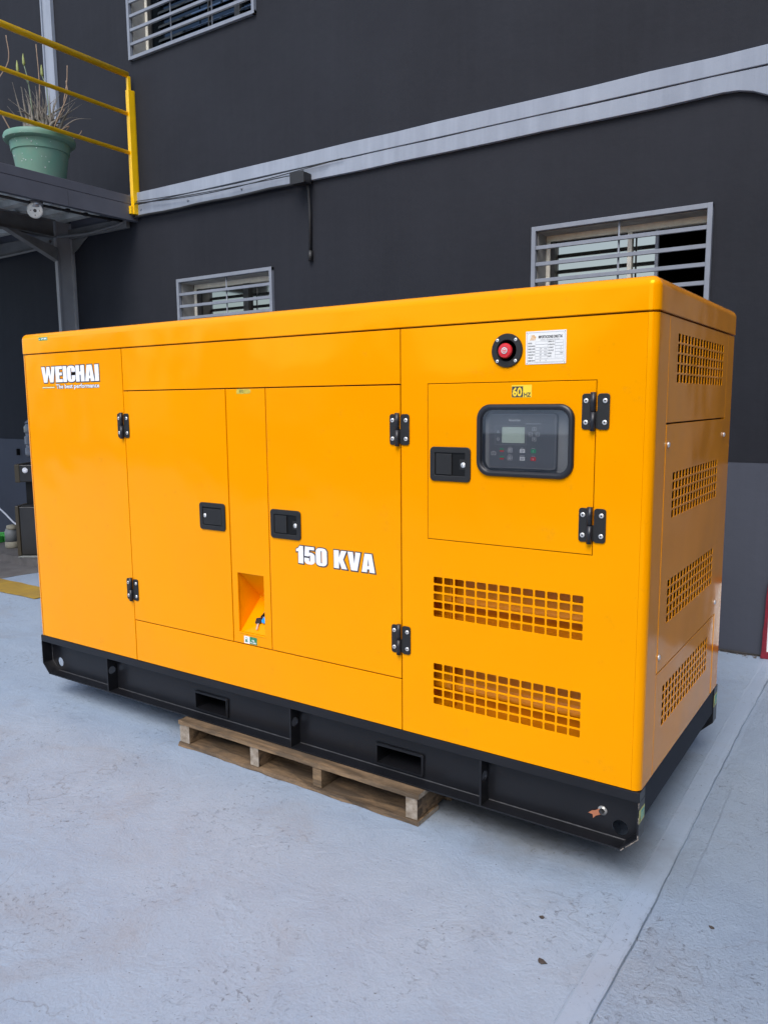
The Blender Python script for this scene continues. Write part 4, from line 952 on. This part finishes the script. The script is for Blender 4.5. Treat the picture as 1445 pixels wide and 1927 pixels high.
# ---- emergency stop
q = BM(); ec = (-.4495, 0, 1.6315)
lathe(q, [(.0515, 0), (.0515, .0035), (.0495, .0060), (.0335, .0065), (.031, .0040), (.029, -.004), (0, -.004)], ec, '-Y', 40, 0)
for a in (45, 135, 225, 315):
    c_ = (ec[0] + .0495 * .96 * math.cos(R(a)) * .90, 0, ec[2] + .0445 * math.sin(R(a)))
    lathe(q, [(0, .0062), (.0050, .0062), (.0050, .0078), (.003, .0086), (.0018, .0086)], c_, '-Y', 12, 1); lathe(q, [(0, .0084), (.0018, .0087), (0, .0088)], c_, '-Y', 6, 2)
es = obj('stop_bezel', q, [PLASTIC, CHROME, DARKHOLE], rp, smooth=45)
q = BM(); lathe(q, [(.014, -.003), (.014, .010), (.0215, .011), (.0225, .013), (.0225, .019), (.020, .0225), (.0115, .0235), (.0115, .0225), (0, .0225)], (ec[0] + .001, 0, ec[2] - .001), '-Y', 30, 0)
lathe(q, [(0, .0232), (.0100, .0232), (.0100, .0242), (0, .0246)], (ec[0] + .001, 0, ec[2] - .001), '-Y', 20, 1)
add_plate(q, [circ(ec[0] + .001, ec[2] - .001, .0068, 16), circ(ec[0] + .001, ec[2] - .001, .0050, 16)], .0004, FRONT, -.0250, 2); box(q, ec[0] - .004, ec[0] + .006, -.0251, -.0247, ec[2] - .0022, ec[2] + .0002, 0, 2)
obj('stop_button', q, [RED, CHROME, REDL], rp, smooth=45)

# ---- name plate
def name_plate():
    x0, x1, z0, z1 = -.3880, -.2605, 1.5870, 1.6845
    q = BM(); add_plate(q, [rrect(x0, z0, x1, z1, .001)], .0012, FRONT, -.0014, 0, bevel=.0002)
    lv = -.0016
    add_plate(q, [[(x0 + .004, z0 + .010), (x0 + .010, z0 + .004), (x1 - .010, z0 + .004), (x1 - .004, z0 + .010), (x1 - .004, z1 - .010), (x1 - .010, z1 - .004), (x0 + .010, z1 - .004), (x0 + .004, z1 - .010)],
                  [(x0 + .0048, z0 + .0103), (x0 + .0103, z0 + .0048), (x1 - .0103, z0 + .0048), (x1 - .0048, z0 + .0103), (x1 - .0048, z1 - .0103), (x1 - .0103, z1 - .0048), (x0 + .0103, z1 - .0048), (x0 + .0048, z1 - .0103)]], .0003, FRONT, lv, 2)
    for cx_ in (x0 + .004, x1 - .004):
        for cz_ in (z0 + .004, z1 - .004): lathe(q, [(0, 0), (.0018, 0), (.001, .0010), (0, .0010)], (cx_, lv, cz_), '-Y', 8, 2)
    for k in range(4):      # slanted gold strokes of the emblem
        add_plate(q, [[(x0 + .0130 + .0045 * k, z1 - .027), (x0 + .0155 + .0045 * k, z1 - .027), (x0 + .0225 + .0035 * k, z1 - .0125 - .0012 * k), (x0 + .0200 + .0035 * k, z1 - .0120 - .0012 * k)]], .0003, FRONT, lv, 3)
    add_plate(q, [[(x0 + .012, z1 - .0135), (x0 + .027, z1 - .0110), (x0 + .031, z1 - .0200), (x0 + .029, z1 - .0190), (x0 + .026, z1 - .0130)]], .0003, FRONT, lv - .0004, 3)
    add_text(q, 'IMPORTACIONES DIRECTAS', x0 + .0405, z1 - .0215, .0078, .075, FRONT, lv - .0002, 1, .035)
    add_text(q, 'DIESEL GENERATOR SET', x0 + .0470, z1 - .0285, .0040, .060, FRONT, lv - .0002, 2)
    L = ['MODEL', 'ENGINE MODEL', 'PRIME POWER', 'STANDBY POWER', 'FREQUENCY', 'WEIGHT', 'DIMENSIONS']; V = ['', '', 'KW      KVA', 'KW      KVA', '60     HZ', 'KG', '      X         X      ']
    Rr = ['SERIAL NO.', 'ALTERNATOR', 'CURRENT', 'VOLTAGE', 'SPEED', 'DATE']; RV = ['', '', 'A', 'V', 'RPM', '']
    zt = z1 - .0345; dz = .0086
    for i, s in enumerate(L):
        z = zt - i * dz - .0025
        add_text(q, s, x0 + .0075, z, .0038, min(.0225, .0026 * len(s)), FRONT, lv - .0002, 1, .02)
        add_plate(q, [rrect(x0 + .0310, z - .0022, (x0 + .0700) if i < 6 else x1 - .009, z + .0058), rrect(x0 + .0315, z - .0017, (x0 + .0695) if i < 6 else x1 - .0095, z + .0053)], .0003, FRONT, lv, 2)
        if V[i].strip(): add_text(q, V[i], x0 + .045, z, .0034, .022 if len(V[i]) > 4 else .005, FRONT, lv - .0002, 1)
    for i, s in enumerate(Rr):
        z = zt - i * dz + .0005
        add_text(q, s, x0 + .0715, z, .0038, min(.0195, .0024 * len(s)), FRONT, lv - .0002, 1, .02)
        add_plate(q, [rrect(x0 + .0930, z - .0022, x1 - .009, z + .0058), rrect(x0 + .0935, z - .0017, x1 - .0095, z + .0053)], .0003, FRONT, lv, 2)
        if RV[i]: add_text(q, RV[i], x1 - .018, z, .0034, .007 if len(RV[i]) > 1 else None, FRONT, lv - .0002, 1)
    obj('name_plate', q, [PLATE, PRINT, PRINTG, GOLD], rp)
name_plate()
# ---- printed stickers and lettering
q = BM(); add_plate(q, [rrect(-.4325, 1.4890, -.3665, 1.5265)], .0004, FRONT, -.0014, 0); add_plate(q, [rrect(-.4315, 1.4902, -.3948, 1.5225)], .0003, FRONT, -.0018, 1)
add_text(q, '60', -.4290, 1.4935, .0255, .0310, FRONT, -.0022, 0, .03); add_text(q, 'HZ', -.3915, 1.4915, .0118, .0225, FRONT, -.0019, 1, .03); obj('frequency_sticker', q, [YELLOW, PRINT], cdoor)
q = BM(); block_text(q, 'WEICHAI', -2.868, -2.437, 1.584, 1.657, 0, gap=.035, outline=.0045, drop=.001); obj('lettering', q, [WHITE, OUTL], left_panel)
q = BM()
add_text(q, 'The best performance', -2.7600, 1.5555, .0185, .3220, FRONT, -.0004, 1, .085)
add_text(q, 'The best performance', -2.7600, 1.5555, .0185, .3220, FRONT, -.0012, 0, .022)
add_plate(q, [rrect(-2.8690, 1.5570, -2.7700, 1.5645)], .0003, FRONT, -.0004, 1); add_plate(q, [rrect(-2.8675, 1.5585, -2.7715, 1.5630)], .0003, FRONT, -.0010, 2); obj('tagline', q, [WHITE, OUTL, mat('pale_yellow_print', (.80, .75, .42), .5)], left_panel)
q = BM(); block_text(q, '150 KVA', -1.311, -.949, .877, .944, -.0006, gap=.05, outline=.0042, drop=.0012); obj('lettering', q, [WHITE, OUTL], door2)
q = BM(); add_plate(q, [wob_poly([(-1.594, 1.5150), (-1.530, 1.5150), (-1.523, 1.5190), (-1.521, 1.5290), (-1.529, 1.5335), (-1.593, 1.5335), (-1.597, 1.525)], .0012, .012)], .0005, FRONT, -.0006, 0)
add_text(q, '80', -1.5800, 1.5190, .0120, .0210, FRONT, -.0009, 1); obj('tape_note', q, [YELLOWT, mat('green_pen', (.10, .13, .04), .7)], mid)
q = BM(); add_plate(q, [rrect(-1.5985, .5140, -1.5680, .5440)], .0004, FRONT, -.0006, 0); add_plate(q, [rrect(-1.5678, .5140, -1.5285, .5440)], .0004, FRONT, -.0006, 1)
add_plate(q, [rrect(-1.5925, .5190, -1.5810, .5390)], .0003, FRONT, -.0010, 2); add_plate(q, [rrect(-1.5910, .5310, -1.5825, .5375)], .0003, FRONT, -.0014, 0)
add_plate(q, [[(-1.5795, .5200), (-1.5755, .5200), (-1.5755, .5360), (-1.5785, .5390), (-1.5770, .5350), (-1.5770, .5220), (-1.5795, .5220)]], .0003, FRONT, -.0010, 2)
add_plate(q, [[(-1.5490, .5370), (-1.5480, .5400), (-1.5500, .5385)]], .0003, FRONT, -.0010, 0)
add_text(q, 'FUEL', -1.5560, .5275, .0052, .0150, FRONT, -.0010, 0, .05); add_text(q, 'FILL HERE', -1.5630, .5185, .0052, .0300, FRONT, -.0010, 0, .05); obj('fuel_sticker', q, [WHITE, GREEN, mat('green_grey_print', (.10, .25, .18), .5)], mid)
q = BM(); add_plate(q, [rrect(-2.8720, 1.7790, -2.7980, 1.7970)], .0004, FRONT, -.0036, 0); add_plate(q, [rrect(-2.8700, 1.7805, -2.8000, 1.7955)], .0003, FRONT, -.0040, 2); add_text(q, 'LIFT HERE', -2.8500, 1.7845, .0075, .045, FRONT, -.0044, 1, .05); add_plate(q, [[(-2.866, 1.784), (-2.860, 1.784), (-2.863, 1.792)]], .0003, FRONT, -.0044, 1); obj('lid_sticker', q, [YELLOW, WHITE, GREEN], gen)

# ---- steel base
ZB = .1180
HX = [(-2.958, .170, .024), (-.071, .159, .025)]
PK = [(-1.957, .140, -1.760, .221), (-.986, .138, -.782, .216)]
q = BM(); WYY = .0555
add_plate(q, [[(XL + .004, .168), (XL + .050, ZB + .004), (-.050, ZB + .004), (-.004, .168), (-.004, .285), (XL + .004, .285)]] + [circ(h[0], h[1], h[2], 24) for h in HX] + [rrect(*p) for p in PK], .006, FRONT, WYY, 0)
# top lip and flanges
box(q, XL - .001, .0, .0005, .060, .2845, Z0 - .003, .0022); box(q, XL + .048, -.052, .0005, WYY - .0002, ZB, ZB + .0055, .001)
# weld beads along the web foot
def bead(pts, r=.0022, mi=1):
    P = []
    for i in range(len(pts) - 1):
        a, c = Vector(pts[i]), Vector(pts[i + 1]); k = max(2, int((c - a).length / .012))
        P += [a.lerp(c, j / k) for j in range(k)]
    P.append(Vector(pts[-1])); rg = random.Random(len(P)); tube(q, P, r, 6, mi, radii=[r * rg.uniform(.7, 1.25) for _ in P])
bead([(XL + .052, WYY - .001, ZB + .0065), (-2.512, WYY - .001, ZB + .0065)]); bead([(-2.496, WYY - .001, ZB + .0065), (-1.372, WYY - .001, ZB + .0065)]); bead([(-1.360, WYY - .001, ZB + .0065), (-.535, WYY - .001, ZB + .0065)]); bead([(-.522, WYY - .001, ZB + .0065), (-.053, WYY - .001, ZB + .0065)])
bead([(XL + .006, WYY - .001, .28), (XL + .006, WYY - .001, .170), (XL + .051, WYY - .001, ZB + .006)], .0018, 1)
fb = obj('base_rail', q, [BLACKF, WELDG, WELD], gen)
# chamfered end caps
for xe, s in ((XL, 1), (0.0, -1)):
    q = BM(); o1 = [(xe, .2843), (xe, .168), (xe + s * .051, ZB), (xe + s * .055, ZB + .0055), (xe + s * .0055, .171), (xe + s * .0055, .2843)]
    prism(q, o1, 'Y', .0005, .058)
    if s < 0:    # flaked paint shows along the free edge
        rg = random.Random(4); pts = [(-.001, -.0003, .285 - i * .0095) for i in range(13)] + [(-.001 - i * .0051, -.0003, .168 - i * .005) for i in range(11)]
        for a, c in zip(pts[:-1], pts[1:]):
            if rg.random() < (.25 if a[2] > .2 else .8): tube(q, [a, ((a[0] + c[0]) / 2 + rg.uniform(-.001, .001), a[1], (a[2] + c[2]) / 2), c], .0017 * rg.uniform(.6, 1.4), 5, 1)
    obj('end_cap', q, [BLACKF, WELD], fb)
for xs_ in (-2.504, -1.366, -.5285):
    q = BM(); me = plate_mesh([rrect(.0012, ZB + .006, WYY - .0005, .284), circ(.026, .221, .019, 18)], .007); me.transform(place(SIDE, xs_ + .0035)); q.from_mesh(me); bpy.data.meshes.remove(me)
    for f in q.faces: f.material_index = 0
    obj('stiffener', q, BLACKF, fb)
for (a0, b0, a1, b1) in PK:
    q = BM(); t_ = .0055
    me = plate_mesh([rrect(a0 - .001, b0 - .001, a1 + .001, b1 + .001, .003), rrect(a0 + t_, b0 + t_, a1 - t_, b1 - t_, .002)], .98); me.transform(place(FRONT, WYY - .010)); q.from_mesh(me); bpy.data.meshes.remove(me)
    for f in q.faces: f.material_index = 0
    n_ = 18
    for (p0, p1) in (((a0, b1), (a1, b1)), ((a1, b1), (a1, b0)), ((a1, b0), (a0, b0)), ((a0, b0), (a0, b1))):
        P = [Vector((p0[0] + (p1[0] - p0[0]) * i / n_, WYY - .004, p0[1] + (p1[1] - p0[1]) * i / n_)) for i in range(n_ + 1)]; tube(q, P, 0, 6, 0, radii=[random.uniform(.0028, .0045) for _ in P])
    obj('fork_pocket', q, [BLACKF, WELDG], fb)
# earthing bolt with copper lug
q = BM(); bc = (-.128, WYY, .2005)
lathe(q, [(0, .000), (.015, .000), (.015, .002), (.0115, .0025), (.0115, .004), (0, .004)], bc, '-Y', 20, 0); lathe(q, [(.0095, .004), (.0095, .010), (.0065, .010), (.0065, .016), (0, .016)], bc, '-Y', 6, 2, smooth=False)
add_plate(q, [[(-.136, .206), (-.128, .190), (-.148, .178), (-.156, .168), (-.158, .181), (-.172, .182), (-.160, .193), (-.150, .196)]], .002, FRONT, WYY - .0045, 1); obj('earth_lug', q, [CHROME, COPPER, SASH], fb)
# rear rail, end cross plates, belly members
q = BM(); add_plate(q, [[(XL + .004, .168), (XL + .050, ZB), (-.050, ZB), (-.004, .168), (-.004, .285), (XL + .004, .285)]] + [rrect(*p) for p in PK], .006, FRONT, W - .056, 0)
box(q, XL - .001, 0, W - .06, W + .002, .2845, Z0 - .003, .002); box(q, XL + .048, -.052, W - .055, W, ZB, ZB + .0055, .001)
for xe, s in ((XL, 1), (0.0, -1)): prism(q, [(xe, .2843), (xe, .168), (xe + s * .051, ZB), (xe + s * .055, ZB + .0055), (xe + s * .0055, .171), (xe + s * .0055, .2843)], 'Y', W - .058, W)
obj('base_rail', q, BLACKF, gen)
for x_ in (-.0075, XL + .0035):
    q = BM(); box(q, x_, x_ + .004, .0605, W - .0605, .2105, Z0 - .004, .0006); obj('cross_plate', q, mat('dark_navy_steel', (.020, .025, .037), .6, spec=.15, var=.1) if x_ > -1 else BLACKF, gen)
for x_ in (-.75, -1.5, -2.3):
    q = BM(); box(q, x_, x_ + .05, .063, W - .063, .225, .31); obj('cross_member', q, BLACKF, gen)
# warning stickers on the end caps
def end_sticker(y0, y1, z0, z1):
    q = BM(); add_plate(q, [rrect(y0, z0, y1, z1)], .0004, SIDE, .0006, 0); add_plate(q, [rrect(y0 + .020, z0 + .007, y1 - .004, z1 - .006)], .0003, SIDE, .0010, 1)
    add_plate(q, [[(y0 + .005, z0 + .010), (y0 + .013, z0 + .010), (y0 + .009, z0 + .026)]], .0003, SIDE, .0010, 2); add_plate(q, [rrect(y0 + .005, z0 + .005, y0 + .013, z0 + .008)], .0003, SIDE, .0010, 2)
    for k in range(3): add_plate(q, [rrect(y0 + .023, z0 + .011 + k * .007, y1 - .007, z0 + .0125 + k * .007)], .0003, SIDE, .0013, 0)
    obj('warning_sticker', q, [PALEY, TEAL, PRINT], gen)
end_sticker(.001, .057, .218, .260); end_sticker(W - .062, W - .004, .235, .285)

# ================================================================== litter on the floor
LT = mat('dead_leaf', (.060, .048, .042), .9)
for (x, y_, s, lab) in ((-.118, -.44, .016, 'dark brown leaf scrap on the floor near the raised joint strip'), (-.19, -.27, .009, 'tiny black stone chip on the bare floor in front of the machine'), (.225, -.05, .010, 'small brown leaf crumb on the rough floor right of the joint')):
    q = BM(); rg = random.Random(int(x * 1000)); pts = [(x + s * rg.uniform(.4, 1.1) * math.cos(a * .8), y_ + s * rg.uniform(.3, .8) * math.sin(a * .8)) for a in range(8)]
    A = [q.verts.new((p[0], p[1], .0015 + rg.uniform(0, .003))) for p in pts]; B = [q.verts.new((p[0], p[1], .0005)) for p in pts]
    q.faces.new(A); q.faces.new(B[::-1])
    for i in range(8): q.faces.new((A[i], B[i], B[(i + 1) % 8], A[(i + 1) % 8]))
    lbl(obj('leaf_scrap', q, LT), lab, 'leaf scrap')

# ================================================================== the yard behind the camera (seen in the paint and glass) and an added shading wall
yb_ = thing('yard_building', 'pale rendered boundary wall across the yard with dark tall piers added for reflections', 'building', (-4, -11, 0))
YW = mat('pale_render', (.80, .77, .70), .85, var=.15, vscale=.8); YD = mat('dark_lower_band', (.13, .14, .16), .8)
q = BM(); box(q, -22, 12, -11.6, -11.0, .9, 2.35); obj('wall', q, YW, yb_)
q = BM(); box(q, -22, 12, -11.6, -10.98, 0, .899); obj('dado', q, YD, yb_)
for xa_, xb_, h_ in ((-19.5, -16.8, 3.3), (-14.2, -12.4, 3.5), (-9.4, -7.9, 3.2), (-4.2, -2.9, 3.5)):  # piers added out of view to give the paint dark reflections
    q = BM(); box(q, xa_, xb_, -11.5, -10.95, 0, h_, .02); obj('reflection_pier', q, YD, yb_)

side_shade = thing('side_shade_wall', 'unseen dark charcoal wall added right of the yard to shade the machine', 'building', (3.3, -1, 0))  # added out of view to keep sky light off the generator's end
q = BM(); box(q, 3.2, 3.4, -6, 2.60, 1.122, 4.6); obj('wall', q, WALL, side_shade)
q = BM(); box(q, 3.196, 3.4, -6, 2.60, 0, 1.121); obj('dado', q, DADO, side_shade)
